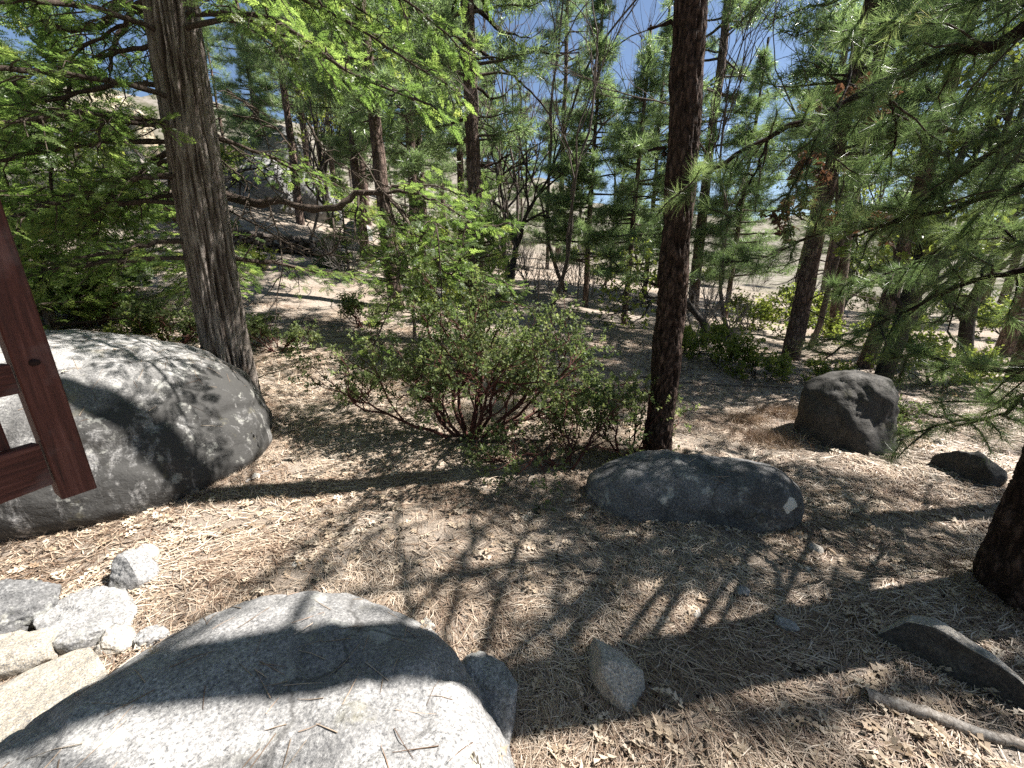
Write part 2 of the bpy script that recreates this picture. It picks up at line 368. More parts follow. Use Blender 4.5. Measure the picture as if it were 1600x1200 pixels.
prock(205, 905, 'pale angular grey rock with a white back corner above the flat stones', rx=.17, ry=.13, h=.17, below=.06, seed=11, e1=.6, e2=.6, amp=.02, fr=4, ncut=9, rz=R(-20), mat=GRANITE, res=(80, 50), amp2=.006)
prock(228, 878, 'small bright white granite lump behind the angular rock', rx=.10, ry=.08, h=.13, below=.05, seed=12, e1=.6, e2=.6, amp=.02, fr=5, ncut=7, mat=GRANITE_PALE, res=(80, 50), amp2=.004)
prock(145, 975, 'low flat bluish grey slab between the brown rock and the angular rock', rx=.30, ry=.20, h=.085, below=.06, seed=13, e1=.35, e2=.35, amp=.03, fr=5, ncut=5, ctight=.85, rz=R(-12), mat=GRANITE, res=(80, 44), amp2=.010)
prock(15, 965, 'brownish dark pitted rock cut by the left edge of the picture', rx=.27, ry=.22, h=.16, below=.06, seed=14, e1=.6, e2=.6, amp=.05, fr=5, ncut=6, mat=GRANITE_DARK, res=(80, 50), amp2=.014)
prock(232, 1000, 'small broken white stone beside the left rim of the foreground boulder', rx=.10, ry=.08, h=.05, below=.03, seed=15, amp=.02, fr=6, ncut=8, mat=GRANITE, res=(60, 36))
prock(180, 1010, 'broken grey chunk wedged beside the flat bluish slab', rx=.12, ry=.09, h=.07, below=.03, seed=25, e1=.5, e2=.5, amp=.03, fr=7, ncut=8, mat=GRANITE_PALE, res=(60, 36), amp2=.006)
prock(35, 1035, 'cream edged stone just above the flat tan slab', rx=.24, ry=.12, h=.11, below=.05, seed=16, e1=.4, e2=.4, amp=.03, fr=4, ncut=5, rz=R(8), mat=TAN_SLAB, res=(80, 44), amp2=.008)
prock(35, 1125, 'flat tan split slab with straight edges at the bottom left corner', rx=.36, ry=.23, h=.10, below=.07, seed=17, e1=.14, e2=.16, amp=.02, fr=3, rz=R(38), tilt=(R(-5), R(-3)), mat=TAN_SLAB, res=(100, 56), amp2=.005, cuts=[(.9, .35, .0, .27)])
prock(70, 815, 'pale flat stone under the overhang of the big left boulder', rx=.36, ry=.13, h=.06, below=.04, seed=18, e1=.6, e2=.5, amp=.02, fr=4, ncut=3, mat=GRANITE_PALE, res=(90, 50))
prock(955, 1055, 'wedge shaped grey rock with a pointed tip lying alone among oak leaves', rx=.115, ry=.215, h=.15, below=.04, seed=19, e1=.6, e2=.6, amp=.015, fr=6, ncut=6, rz=R(24), mat=GRANITE_PALE, res=(80, 50), amp2=.005, cuts=[(.8, .9, .3, .125), (-.8, .9, .2, .13)])
prock(765, 1110, 'pale thin slab leaning against the right side of the foreground boulder', rx=.13, ry=.23, h=.15, below=.06, seed=20, e1=.5, e2=.5, amp=.03, fr=5, ncut=5, rz=R(35), tilt=(0, R(18)), mat=GRANITE, res=(80, 44), amp2=.006)
prock(665, 985, 'small flat stone half buried at the top right rim of the foreground boulder', rx=.08, ry=.05, h=.045, below=.02, seed=21, amp=.01, fr=8, ncut=5, mat=GRANITE_PALE, res=(60, 40))
sm = [(463, 887, .035, 'tiny bright white stone left of the clearing'), (1135, 828, .035, 'little angular pale stone below the dark boulder'), (1273, 858, .05, 'small pale stone right of the dark boulder'),
      (1160, 930, .05, 'small white stone lit by the sun in the clearing'), (1085, 962, .04, 'small pale stone inside the long shadow band'), (1225, 980, .06, 'flattish grey stone left of the long dark slab'),
      (1260, 893, .03, 'very small grey stone in the needles above the long shadow'), (690, 1045, .03, 'small dark chip between foreground boulder and leaning slab'), (400, 745, .05, 'pale stone by the boulder end near the cedar roots')]
for n_, (px, py, r_, lb) in enumerate(sm):
    prock(px, py, lb, 'stone', 'stone', rx=r_*1.2, ry=r_*.8, h=r_*.7, below=r_*.4, seed=30+n_, amp=r_*.2, fr=9, ncut=6, rz=n_*1.1, mat=GRANITE_PALE if n_ % 2 == 0 else GRANITE, res=(36, 24), amp2=.002)
# long slab on the right, its sunlit top and shaded side painted into the stone
p = gp(1490, 1045)

def wedge(name, A, B, hts, wds, mat, label, lean=.25, seed=3):
    A = np.asarray(A, float); B = np.asarray(B, float); d = nrm(B-A); d[2] = 0; d = nrm(d); sd = np.array([-d[1], d[0], 0])
    if sd[1] < 0: sd = -sd
    n = 90; prof = []
    for a, b in ((0, -.35), (-.02, 0), (-.03, .35), (-.01, .7), (.0, .93), (.03, 1.0), (.25, 1.0), (.5, .97), (.75, .9), (.95, .78), (1.0, .6), (1.02, .2), (1.0, -.35)): prof.append((a, b))
    prof = np.array(prof); pf = np.stack([np.interp(np.linspace(0, 12, 40), range(13), prof[:, j]) for j in range(2)], 1)
    V = []
    for i in range(n):
        t_ = i/(n-1); c_ = A*(1-t_)+B*t_; c_[2] = h1(c_[0], c_[1]); hh = np.interp(t_, np.linspace(0, 1, len(hts)), hts); ww = np.interp(t_, np.linspace(0, 1, len(wds)), wds)
        V.append(c_+sd*(pf[:, :1]*ww+lean*hh*pf[:, 1:])+np.array([0, 0, 1.])*pf[:, 1:]*hh)
    V = np.array(V).reshape(-1, 3); dsp = fbm(V*9+seed, 4)*.016+fbm(V*[3, 3, 3]+9, 2)*.025; V = V+np.array([[-.3, -.6, .5]])*dsp[:, None]
    k_ = 40; i = np.arange(n-1)[:, None]*k_; j = np.arange(k_-1)[None]; F = np.stack([i+j, i+j+1, i+k_+j+1, i+k_+j], -1).reshape(-1, 4)
    caps = np.array([list(range(k_))[::-1], list(range((n-1)*k_, n*k_))]); o_ = A.copy(); 
    mi_ = np.concatenate([(np.tile(np.arange(k_-1), n-1) > 14).astype(int), [0, 0]])  # paler top faces over a dark side: sunlight and shade put into the colour
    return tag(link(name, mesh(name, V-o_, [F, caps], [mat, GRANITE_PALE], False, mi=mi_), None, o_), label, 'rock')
wedge('rock_slab', gp(1368, 1000), gp(1680, 1155), (.02, .17, .20, .19, .17, .13, .06, .10), (.05, .13, .16, .15, .12, .07, .03, .09), MOSSY, 'long dark slab with sunlight painted pale on its top below the right pine')
p = gp(1352, 705)
rock('boulder', (p[0], p[1]+.35, p[2]), 'dark mossy dome shaped boulder in front of the leaning trunks on the right', rx=.52, ry=.45, h=.80, below=.3, seed=43, e1=.8, e2=.8, amp=.10, fr=1.6, mat=MOSSY, res=(120, 70), amp2=.015)
p = gp(1515, 740)
rock('boulder', (p[0], p[1], p[2]), 'small dark boulder between the green shrub and the right pine', rx=.24, ry=.22, h=.26, below=.15, seed=44, amp=.08, fr=2, ncut=4, mat=MOSSY, res=(90, 60))
# hillside boulders
for n_, (px, py, d, rx_, h_, lb, mt) in enumerate([(432, 330, 20, 1.5, 2.1, 'large pale rounded boulder on the hillside above the firewood', GRANITE), (452, 318, 22.5, 1.9, 3.4, 'tall grey boulder behind the pale one on the hillside', GRANITE),
        (502, 330, 21, 1.3, 1.8, 'rounded pale boulder right of the hillside pair', GRANITE), (455, 285, 26, 1.7, 3.6, 'grey boulder at the top of the hillside pile', GRANITE_DARK), (560, 335, 19, .7, .8, 'low boulder by the reddish trunks on the hill', GRANITE),
        (60, 270, 15, 1.8, 2.0, 'sunlit pale boulder glimpsed behind the cedar foliage at far left', GRANITE_PALE), (185, 300, 17, 1.7, 2.2, 'pale boulder seen through foliage left of the cedar trunk', GRANITE_PALE), (220, 240, 21, 1.5, 3.2, 'cream boulder with a reddish face left of the cedar trunk', granite('granite_reddish', .38, .2, .3, 1.6))]):
    q_ = at(px, 360, d); z_ = h1(q_[0], q_[1])
    rock('boulder', (q_[0], q_[1], z_), lb, rx=rx_, ry=rx_*.85, h=h_, below=.8, seed=60+n_, e1=.8, e2=.8, amp=.22, fr=.6, mat=mt, res=(100, 60), amp2=.03, rz=n_)

# ------------------------------------------------------------------ trunks
def trunk_mesh(name, pts, rad, mat, k=24, n=60, amp=.01, fr=(9, 9, 1.0), flare=.0, seed=0, ridged=True, cap=False):
    pts = np.asarray(pts, float); tt = np.linspace(0, 1, len(pts)); s = np.linspace(0, 1, n)
    P = np.stack([np.interp(s, tt, pts[:, j]) for j in range(3)], 1); Rr = np.interp(s, tt, rad)
    ker = max(1, n//20)
    for j in range(2):
        e = P[:, j].copy(); c_ = np.cumsum(np.concatenate([np.full(ker, e[0]), e, np.full(ker+1, e[-1])])); P[:, j] = (c_[2*ker+1:]-c_[:-2*ker-1])[:n]/(2*ker+1)
        P[0, j] = e[0]; P[-1, j] = e[-1]
    a = np.arange(k)*2*PI/k
    hh = P[:, 2]-P[0, 2]
    fl = 1+flare*np.exp(-hh/.28)[:, None]*(1+.45*np.cos(a*5+seed)[None]+.3*np.cos(a*3+2*seed)[None])
    R0 = Rr[:, None]*fl
    q = np.stack([np.broadcast_to(np.cos(a)*np.mean(Rr), (n, k))*fr[0], np.broadcast_to(np.sin(a)*np.mean(Rr), (n, k))*fr[1], np.broadcast_to(hh[:, None], (n, k))*fr[2]], -1).reshape(-1, 3)+seed*3.1
    if ridged: d = 1-np.abs(fbm(q, 3))*2.4
    else: d = fbm(q, 4)
    d = np.clip(d, -1, 1).reshape(n, k); big = fbm(q*.25, 2).reshape(n, k)
    R0 = R0+amp*d+amp*1.2*big
    V = np.stack([P[:, 0:1]+R0*np.cos(a), P[:, 1:2]+R0*np.sin(a), np.broadcast_to(P[:, 2:3], (n, k))], -1).reshape(-1, 3)
    i = np.arange(n-1)[:, None]*k; j = np.arange(k)[None]; j2 = (j+1) % k
    F = np.stack([i+j, i+j2, i+k+j2, i+k+j], -1).reshape(-1, 4)
    return mesh(name, V, F, mat, True, tint=(d.ravel()*.35+.55))
def limb_obj(name, pts, r0, r1, mat, parent, k=9, sub=5, wig=.02, tint=.4):
    P = smooth_path(pts, sub, wig); Rr = r0+(r1-r0)*np.linspace(0, 1, len(P))**.8
    V, F = tubes(P[None], (Rr*(1+.12*rng.normal(size=len(P))))[None], k)
    return link(name, mesh(name, V, F, mat, True, tint=np.full(len(V), tint)), parent), P
def smooth_path(pts, sub=5, wig=0.0):
    p = np.asarray(pts, float); n = len(p)
    if n == 2: sub *= 2
    e = np.concatenate([[2*p[0]-p[1]], p, [2*p[-1]-p[-2]]]); out = []
    for i in range(n-1):
        a, b, c_, d = e[i:i+4]
        for t_ in np.arange(sub)/sub: out.append(.5*((2*b)+(-a+c_)*t_+(2*a-5*b+4*c_-d)*t_**2+(-a+3*b-3*c_+d)*t_**3))
    out.append(p[-1]); out = np.array(out)
    if wig: out[1:-1] += rng.normal(size=(len(out)-2, 3))*wig
    return out

# ------------------------------------------------------------------ leaf templates
def diamond(a, b, w_, up=(0, 0, 1)):
    a = np.asarray(a, float); b = np.asarray(b, float); d = nrm(b-a); s_ = nrm(np.cross(up, d)); m_ = a*.55+b*.45
    return [a, m_+s_*w_, b, m_-s_*w_]
def tri(a, b, w_, up=(0, 0, 1)):
    a = np.asarray(a, float); b = np.asarray(b, float); s_ = nrm(np.cross(up, nrm(b-a))); q = a*.8+b*.2
    return [q-s_*w_, q+s_*w_, b]
def t_frond(seed, dens=8):                     # flat cedar spray, length 1 along x
    r = np.random.default_rng(seed); V = tri((0, 0, 0), (1.03, 0, -.06), .016)
    for i in range(dens):
        x = .08+.85*i/dens; L = .44*(1-x*.70)*r.uniform(.75, 1.2)
        for sgn in (-1, 1):
            an = R(r.uniform(30, 50))*sgn; z0 = -.06*x; zt = r.uniform(-.12, .05)
            st_ = np.array([x, 0, z0]); tip = np.array([x+L*math.cos(an), L*math.sin(an), z0+zt]); up = (r.uniform(-.5, .5), r.uniform(-.5, .5), 1)
            V += tri(st_, tip, .030, up)
            for f_, sg2 in ((.35, 1), (.55, -1)):
                mid = st_*(1-f_)+tip*f_; an2 = an+R(34)*sg2
                V += tri(mid, mid+np.array([math.cos(an2), math.sin(an2), .15*r.normal()])*L*.48, .026, up)
    V = np.array(V); F = np.arange(len(V)).reshape(-1, 3); return V, F
def t_tuft(seed, n, w_, L=1.0, spread=.85, axial=.35):   # needle tuft, axis x
    r = np.random.default_rng(seed); V = []
    for i in range(n):
        b = np.array([r.uniform(-axial, .1), 0, 0]); ph = r.uniform(0, 2*PI); op = r.uniform(.25, spread)*1.25
        d = np.array([math.cos(op), math.sin(op)*math.cos(ph), math.sin(op)*math.sin(ph)-.06]); l_ = L*r.uniform(.7, 1.1)
        s_ = nrm(np.cross(d, r.normal(size=3)))*w_
        V += [b-s_*.6, b+s_*.6, b+d*l_]
    V = np.array(V); F = np.arange(len(V)).reshape(-1, 3); return V, F
def t_sprig(seed, n, ln, wd, fold=.15):       # twig end with oval leaves, axis x, length 1
    r = np.random.default_rng(seed); V = []; F = []
    for i in range(n):
        x = r.uniform(.05, 1); ph = i*2.4+r.uniform(-.4, .4); d = nrm([.55+.3*r.normal()*.5, math.cos(ph), math.sin(ph)*.8+.25])
        a = np.array([x, 0, 0]); l_ = ln*r.uniform(.7, 1.15); s_ = nrm(np.cross(d, r.normal(size=3))); nn_ = np.cross(d, s_)
        b0 = len(V)
        V += [a, a+d*l_*.35+s_*wd+nn_*fold*wd, a+d*l_*.72+s_*wd*.8+nn_*fold*wd, a+d*l_, a+d*l_*.72-s_*wd*.8+nn_*fold*wd, a+d*l_*.35-s_*wd+nn_*fold*wd]
        F += [[b0, b0+1, b0+2, b0+3], [b0, b0+3, b0+4, b0+5]]
    return np.array(V), np.array(F)
FROND = [t_frond(s_) for s_ in range(4)]; FROND_LO = [t_frond(s_, 4) for s_ in range(3)]
TUFT = [t_tuft(s_, 34, .012) for s_ in range(5)]; TUFT_LO = [t_tuft(s_, 12, .050, 1, 1.05, .8) for s_ in range(4)]
SPRIG = [t_sprig(s_, 9, .34, .10) for s_ in range(4)]; TUFT_FG = [t_tuft(s_, 40, .013, 1, .95, .6) for s_ in range(6)]; SPRIG_LO = [t_sprig(s_, 6, .5, .16) for s_ in range(4)]
def foliage(acc, T, P, D, size, roll=1.0, up=(0, 0, 1), tbase=.5, tvar=.25):
    P = np.asarray(P, float); D = np.asarray(D, float)
    if len(P) == 0: return
    n = len(P); ch = rng.integers(0, len(T), n); S = size*rng.uniform(.7, 1.25, n)
    M = frames(D, rng.normal(size=n)*roll, S, up); tint = np.clip(tbase+rng.normal(size=n)*tvar+.35*noise(P*.9), 0, 1)
    for c_ in range(len(T)):
        s_ = ch == c_
        if s_.any(): acc.add(*scatter(T[c_][0], T[c_][1], M[s_], P[s_], tint[s_]))

# side twigs along a limb: returns twig tubes and the places and directions of leaf sprays
def side_twigs(P, start=.25, step=.11, ln=(.3, .7), droop=.25, spread=(40, 75), sub=3, flat=True, up=.15, taper=True):
    seg = np.linalg.norm(np.diff(P, axis=0), axis=1); s = np.concatenate([[0], np.cumsum(seg)]); L = s[-1]
    tw = []; lp = []; ld = []; side = 1
    pos = start*L
    while pos < L:
        b = np.array([np.interp(pos, s, P[:, j]) for j in range(3)]); b2 = np.array([np.interp(min(pos+.05, L), s, P[:, j]) for j in range(3)])
        if pos+.05 >= L: d = nrm(P[-1]-P[-2])
        else: d = nrm(b2-b)
        sd = nrm(np.cross(d, [0, 0, 1]))*side; an = R(rng.uniform(*spread))
        upv = np.array([0, 0, 1.])*(rng.normal()*(.25 if flat else .7)+up)
        dd = nrm(d*math.cos(an)+sd*math.sin(an)+upv); tl = rng.uniform(*ln)*((1.1-.65*pos/L) if taper else 1)
        t_ = np.linspace(0, 1, 5)[:, None]; pts = b+dd*tl*t_+np.array([0, 0, -1.])*droop*tl*t_**2+rng.normal(size=(5, 3))*.012*tl/.4
        tw.append(pts)
        lp.append(pts[-1]); ld.append(pts[-1]-pts[-2])
        for j in range(sub):
            f_ = (j+.7)/(sub+.3)*.9+.08; q = b+dd*tl*f_-np.array([0, 0, 1.])*droop*tl*f_**2
            sd2 = nrm(np.cross(dd, [0, 0, 1]))*(1 if j % 2 else -1); d3 = nrm(dd*.8+sd2*rng.uniform(.5, 1)+rng.normal(size=3)*(.12 if flat else .4)-[0, 0, droop*.5])
            lp.append(q+d3*.03); ld.append(d3)
        side = -side; pos += step*rng.uniform(.6, 1.4)
    return np.array(tw), np.array(lp), np.array(ld)

# ------------------------------------------------------------------ conifer kit (shared meshes)
def pine_kit(tag_, Ht, cb, crad, r0, seed, tuft=.26, whorl=.55, nb=4, shape='pine', dead=True, bend=.15, dens=1.0, bark=None, leafm=None, T=None, roll=3, lit=1.0):
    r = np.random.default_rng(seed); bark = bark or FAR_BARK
    zz = np.linspace(-.4, Ht, 9); pts = np.stack([np.cumsum(r.normal(size=9)*bend*.3), np.cumsum(r.normal(size=9)*bend*.3), zz], 1); pts[:, :2] -= pts[0, :2]
    tm = trunk_mesh('trunk', pts, np.linspace(r0, r0*.25, 9), bark, 18, 90, .012, (9, 9, 2.5), .25, seed)
    def tp(z): return np.array([np.interp(z, zz, pts[:, 0]), np.interp(z, zz, pts[:, 1]), z])
    BP = []; BR = []; TP = []; TR = []; LP = []; LD = []
    z = cb
    while z < Ht-.2:
        f_ = (z-cb)/(Ht-cb)
        for _ in range(nb):
            if shape == 'pine': L = crad*(1-.55*f_**1.6)*min(1, .55+1.5*f_)*r.uniform(.6, 1.15)
            else: L = crad*(1-f_)**.85*r.uniform(.75, 1.15)
            if L < .15: continue
            a = r.uniform(0, 2*PI); lift = r.uniform(-.12, .30) if shape == 'pine' else r.uniform(-.05, .22)
            b = tp(z+r.uniform(-.2, .2)); d = nrm([math.cos(a), math.sin(a), lift]); s_ = np.linspace(0, 1, 6)[:, None]
            P = b+d*L*s_+np.array([0, 0, 1.])*((.10*s_**2-.12*s_)*L)+r.normal(size=(6, 3))*.03*L*s_
            BP.append(P); BR.append(np.linspace(.012+.016*L, .006, 6))
            nt = max(3, int(L/.17*dens))
            for i in range(nt):
                t_ = .3+.7*(i+r.uniform(0, 1))/nt; q = b+d*L*t_+np.array([0, 0, 1.])*((.10*t_**2-.12*t_)*L)
                sd = nrm(np.cross(d, [0, 0, 1]))*(1 if i % 2 else -1); dd = nrm(d*r.uniform(.4, 1)+sd*r.uniform(.5, 1)+r.normal(size=3)*.2+[0, 0, .15]); l2 = r.uniform(.25, .6)*(1.1-t_*.6)*min(1, L/1.2)
                TP.append(q+dd*l2*np.linspace(0, 1, 3)[:, None]); TR.append([.008, .006, .004])
                for e in ((1.0, .8, .6, .4, .2) if lit >= 1 else (1.0, .5)): LP.append(q+dd*l2*e+r.normal(size=3)*.08); LD.append(dd+r.normal(size=3)*(.15 if e == 1 else .6)+[0, 0, .2])
            LP.append(P[-1]); LD.append(d)
        z += whorl*r.uniform(.6, 1.3)
    A = Acc(); A.add(*tubes(BP, BR, 5)); A.add(*tubes(TP, TR, 3))
    if dead:
        DP = []; DR = []
        for _ in range(int(cb*3.2)):
            z_ = r.uniform(1.2, cb+1); a = r.uniform(0, 2*PI); L = r.uniform(.3, 1.6); d = nrm([math.cos(a), math.sin(a), r.uniform(-.35, .25)])
            P = tp(z_)+d*L*np.linspace(0, 1, 6)[:, None]+np.cumsum(r.normal(size=(6, 3))*.05, 0); DP.append(P); DR.append(np.linspace(.018, .005, 6))
            for _ in range(2):
                i = r.integers(2, 5); dd = nrm(d+r.normal(size=3)*.7); DP.append(P[i]+dd*L*.4*np.linspace(0, 1, 6)[:, None]+np.cumsum(r.normal(size=(6, 3))*.02, 0)); DR.append(np.linspace(.008, .003, 6))
        A.add(*tubes(DP, DR, 4))
    A.T = [np.full(len(t_), .4) for t_ in A.T]
    B = Acc(); foliage(B, T or TUFT_LO, LP, LD, tuft, roll)
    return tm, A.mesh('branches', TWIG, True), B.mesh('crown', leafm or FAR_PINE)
def place_kit(kit, name, loc, label, cat, group=None, rz=0, sc_=1.0, lean=(0, 0)):
    o = empty(name, loc, label, cat, group, rz); o.scale = (sc_,)*3; o.rotation_euler = (lean[0], lean[1], rz)
    for nm, me in zip(('trunk', 'branches', 'crown'), kit):
        if me is not None: link(nm, me, o)
    return o

# broadleaf skeleton
def grow(r, b, d, L, rad, depth, out, tips, spread=.75, up=.12, kids=(3, 5), wig=.16, ratio=.66, mind=0):
    n = 6; P = [np.array(b, float)]; d = nrm(d)
    for i in range(n-1):
        d = nrm(d+r.normal(size=3)*wig+np.array([0, 0, up*.3])); P.append(P[-1]+d*L/(n-1))
    P = np.array(P); out.setdefault(depth, []).append((P, np.linspace(rad, rad*(.55 if depth else .35), n)))
    if depth <= mind: tips.append((P[-1], d)); tips.append((P[3], d+r.normal(size=3)*.8)); return
    for _ in range(r.integers(*kids)):
        i = r.integers(2, n); dd = nrm(d+nrm(r.normal(size=3))*spread+np.array([0, 0, up])); grow(r, P[i], dd, L*ratio*r.uniform(.7, 1.25), rad*.55, depth-1, out, tips, spread, up, kids, wig, ratio, mind)
    grow(r, P[-1], d+r.normal(size=3)*.2, L*ratio, rad*.55, depth-1, out, tips, spread, up, kids, wig, ratio, mind)
def skel_mesh(out, bark, keep=None, kmax=9, name='branches'):
    A = Acc()
    for dep, br in out.items():
        if keep is not None and dep not in keep: continue
        k_ = 3 if dep == 0 else min(kmax, 3+dep*2); A.add(*tubes([b[0] for b in br], [b[1] for b in br], k_))
    A.T = [np.full(len(t_), .45) for t_ in A.T]
    return A.mesh(name, bark, True)
def broad_kit(seed, L, rad, depth, leafm, size, frac=1.0, stems=1, tilt=.2, bark=OAK_BARK, T=None, **kw):
    r = np.random.default_rng(seed); out = {}; tips = []
    for s_ in range(stems):
        a = 2*PI*s_/stems+r.uniform(-.4, .4); d = [math.cos(a)*tilt, math.sin(a)*tilt, 1]
        grow(r, [math.cos(a)*.04*(stems > 1), math.sin(a)*.04*(stems > 1), -.08], d, L*r.uniform(.85, 1.15), rad, depth, out, tips, **kw)
    tr = skel_mesh(out, bark, [depth], 14, 'trunk'); br = skel_mesh(out, bark, range(depth), 9)
    cr = None
    if leafm is not None:
        tips = [t_ for t_ in tips if r.random() < frac]; B = Acc(); foliage(B, T or SPRIG_LO, [t_[0] for t_ in tips], [t_[1] for t_ in tips], size, 3); cr = B.mesh('crown', leafm)
    return tr, br, cr

# ------------------------------------------------------------------ the cedar
p = gp(372, 655); CX, CY, CZ = p[0]+.0, p[1]+.05, p[2]
cedar = empty('cedar_tree', (CX, CY, CZ), 'large incense cedar with shaggy furrowed bark standing behind the big left boulder', 'tree')
link('trunk', trunk_mesh('trunk', [(0, 0, -.3), (0, 0, 1), (.09, 0, 3), (.25, .02, 6), (.5, 0, 12), (.6, 0, 16)], [.25, .225, .205, .18, .14, .06], CEDAR_BARK, 190, 330, .026, (26, 26, 1.3), .35, 4), cedar)
CO = np.array([CX, CY, CZ])
def cedar_limb(pts, r0, r1, st=.25, step=.08, ln=(.3, .65), droop=.45, size=.165, world=True, dead=False, k=8, sub=4):
    P = np.asarray(pts, float)-(CO if world else 0)
    o, Q = limb_obj('branch', P, r0, r1, CEDAR_BARK if r0 > .02 else TWIG, cedar, k, 5, .008, .35)
    tw, lp, ld = side_twigs(Q, st, step, ln, droop, sub=sub)
    A = Acc()
    if len(tw): A.add(*tubes(tw, np.broadcast_to(np.linspace(.008, .003, 5), tw.shape[:2]), 4)); A.T = [np.full(len(x), .35) for x in A.T]; link('twigs', A.mesh('twigs', TWIG, True), o)
    if not dead and len(lp):
        B = Acc(); foliage(B, FROND, lp, ld, size, .5, tbase=.5); link('foliage', B.mesh('foliage', CEDAR_LEAF), o)
# the long crooked limb reaching right
PL = [at(330, 297, 5.15), at(400, 318, 5.0), at(435, 312, 4.95), at(480, 326, 4.9), at(528, 323, 4.85), at(556, 302, 4.85), at(600, 302, 4.8)]
cedar_limb(PL, .055, .032, .9, .3, (.2, .4), dead=True, k=12)
e_ = PL[-1]
for pts in ([e_, at(625, 330, 4.75), at(660, 380, 4.6), at(705, 430, 4.5), at(730, 350, 4.4)], [e_, at(640, 300, 4.8), at(690, 318, 4.8), at(745, 352, 4.8), at(800, 350, 4.9)],
            [e_, at(615, 360, 4.7), at(625, 430, 4.5), at(600, 500, 4.4), at(585, 540, 4.3)], [e_, at(650, 350, 5.0), at(700, 400, 5.2), at(760, 430, 5.3), at(815, 450, 5.3)],
            [e_, at(620, 290, 5), at(680, 290, 5.2), at(740, 318, 5.4)], [e_, at(640, 390, 4.7), at(680, 350, 4.5), at(690, 540, 4.4)]):
    cedar_limb(pts, .022, .006, .15, .08, (.18, .42), .3, .165)
# dead hanging twigs under the limb
for q0, q1, q2 in (((385, 312), (400, 370), (350, 440)), ((350, 325), (500, 400), (540, 350)), ((420, 315), (440, 400), (430, 500)), ((520, 325), (520, 400), (480, 350)), ((345, 250), (390, 300), (350, 390)),
                   ((560, 305), (560, 380), (640, 440)), ((365, 180), (430, 200), (500, 300)), ((355, 140), (400, 180), (430, 260)), ((560, 240), (600, 300), (640, 330)), ((340, 210), (400, 260), (455, 330)), ((480, 190), (520, 250), (600, 290))):
    d_ = rng.uniform(4.4, 5.0); cedar_limb([at(*q0, 4.95), at(*q1, d_), at(*q2, d_-.2)], .014, .004, .15, .13, (.15, .4), .3, dead=True, k=5, sub=0)
# dark curved limbs at the upper left
cedar_limb([at(262, 60, 5.0), at(225, 20, 4.7), at(185, 5, 4.5), at(165, 38, 4.4), at(110, 47, 4.3), at(65, 32, 4.2)], .06, .025, .6, .15, (.25, .5))
cedar_limb([at(255, 90, 5.1), at(215, 35, 4.9), at(180, 60, 4.8), at(172, 110, 4.7)], .04, .02, .5, .15, (.25, .5))
cedar_limb([at(20, 120, 3.9), at(55, 200, 4.0), at(78, 250, 4.1), at(82, 305, 4.1), at(112, 335, 4.1)], .022, .010, .2, .11, (.25, .5))
cedar_limb([at(268, 290, 5.3), at(240, 315, 5.1), at(180, 330, 4.9), at(130, 320, 4.8)], .022, .008, .2, .10, (.25, .5))
# foliage limbs: leftwards and behind, and high ones over the clearing
r = np.random.default_rng(21)
for i in range(42):
    z = r.uniform(1.9, 7.0)
    ang = r.uniform(R(135), R(262)) if i % 4 else r.uniform(R(60), R(135))
    L = r.uniform(1.5, 3.3)*(1-.02*z); d = np.array([math.cos(ang), math.sin(ang), 0])
    if z < 3.4 and d[1] < -.8: L *= .6
    s_ = np.linspace(0, 1, 5)[:, None]; P = np.array([.04*z, 0, z])+d*L*s_+np.array([0, 0, 1.])*(-.55*L*s_**1.6*r.uniform(.5, 1.1)+.12*L*s_)+r.normal(size=(5, 3))*.06*s_
    cedar_limb(P, .03, .008, .22, .075, (.25, .65), .4, .16, world=False, sub=5)
for i in range(16):
    z = r.uniform(3.8, 7.5); ang = r.uniform(R(-62), R(20)); L = r.uniform(1.6, 3.2); d = np.array([math.cos(ang), math.sin(ang), 0])
    s_ = np.linspace(0, 1, 5)[:, None]; P = np.array([.04*z, 0, z])+d*L*s_+np.array([0, 0, 1.])*(-.45*L*s_**1.6+.10*L*s_)+r.normal(size=(5, 3))*.06*s_
    cedar_limb(P, .028, .007, .3, .085, (.25, .6), .45, .155, world=False, sub=5)
# pale dead vine loop on the trunk
vl = []
c0 = at(298, 185, 5.0); c0[1] -= .06; 
for j in range(5):
    a = np.linspace(0, 2*PI*r.uniform(.7, 1.0), 16)+r.uniform(0, 6); rr_ = r.uniform(.13, .24)
    vl.append(np.stack([c0[0]+rr_*np.cos(a)*.85+r.normal(size=16)*.012+.03*j-.05, c0[1]-.03*np.sin(a*2)-.02*j+r.normal(size=16)*.01, c0[2]+rr_*1.25*np.sin(a)+r.normal(size=16)*.012-.04*j], 1))
V, F = tubes(vl, np.full((5, 16), .006), 5)
tag(link('dead_vine', mesh('dead_vine', V, F, GREY_TWIG, True)), 'pale dead vine looped against the cedar trunk', 'vine')

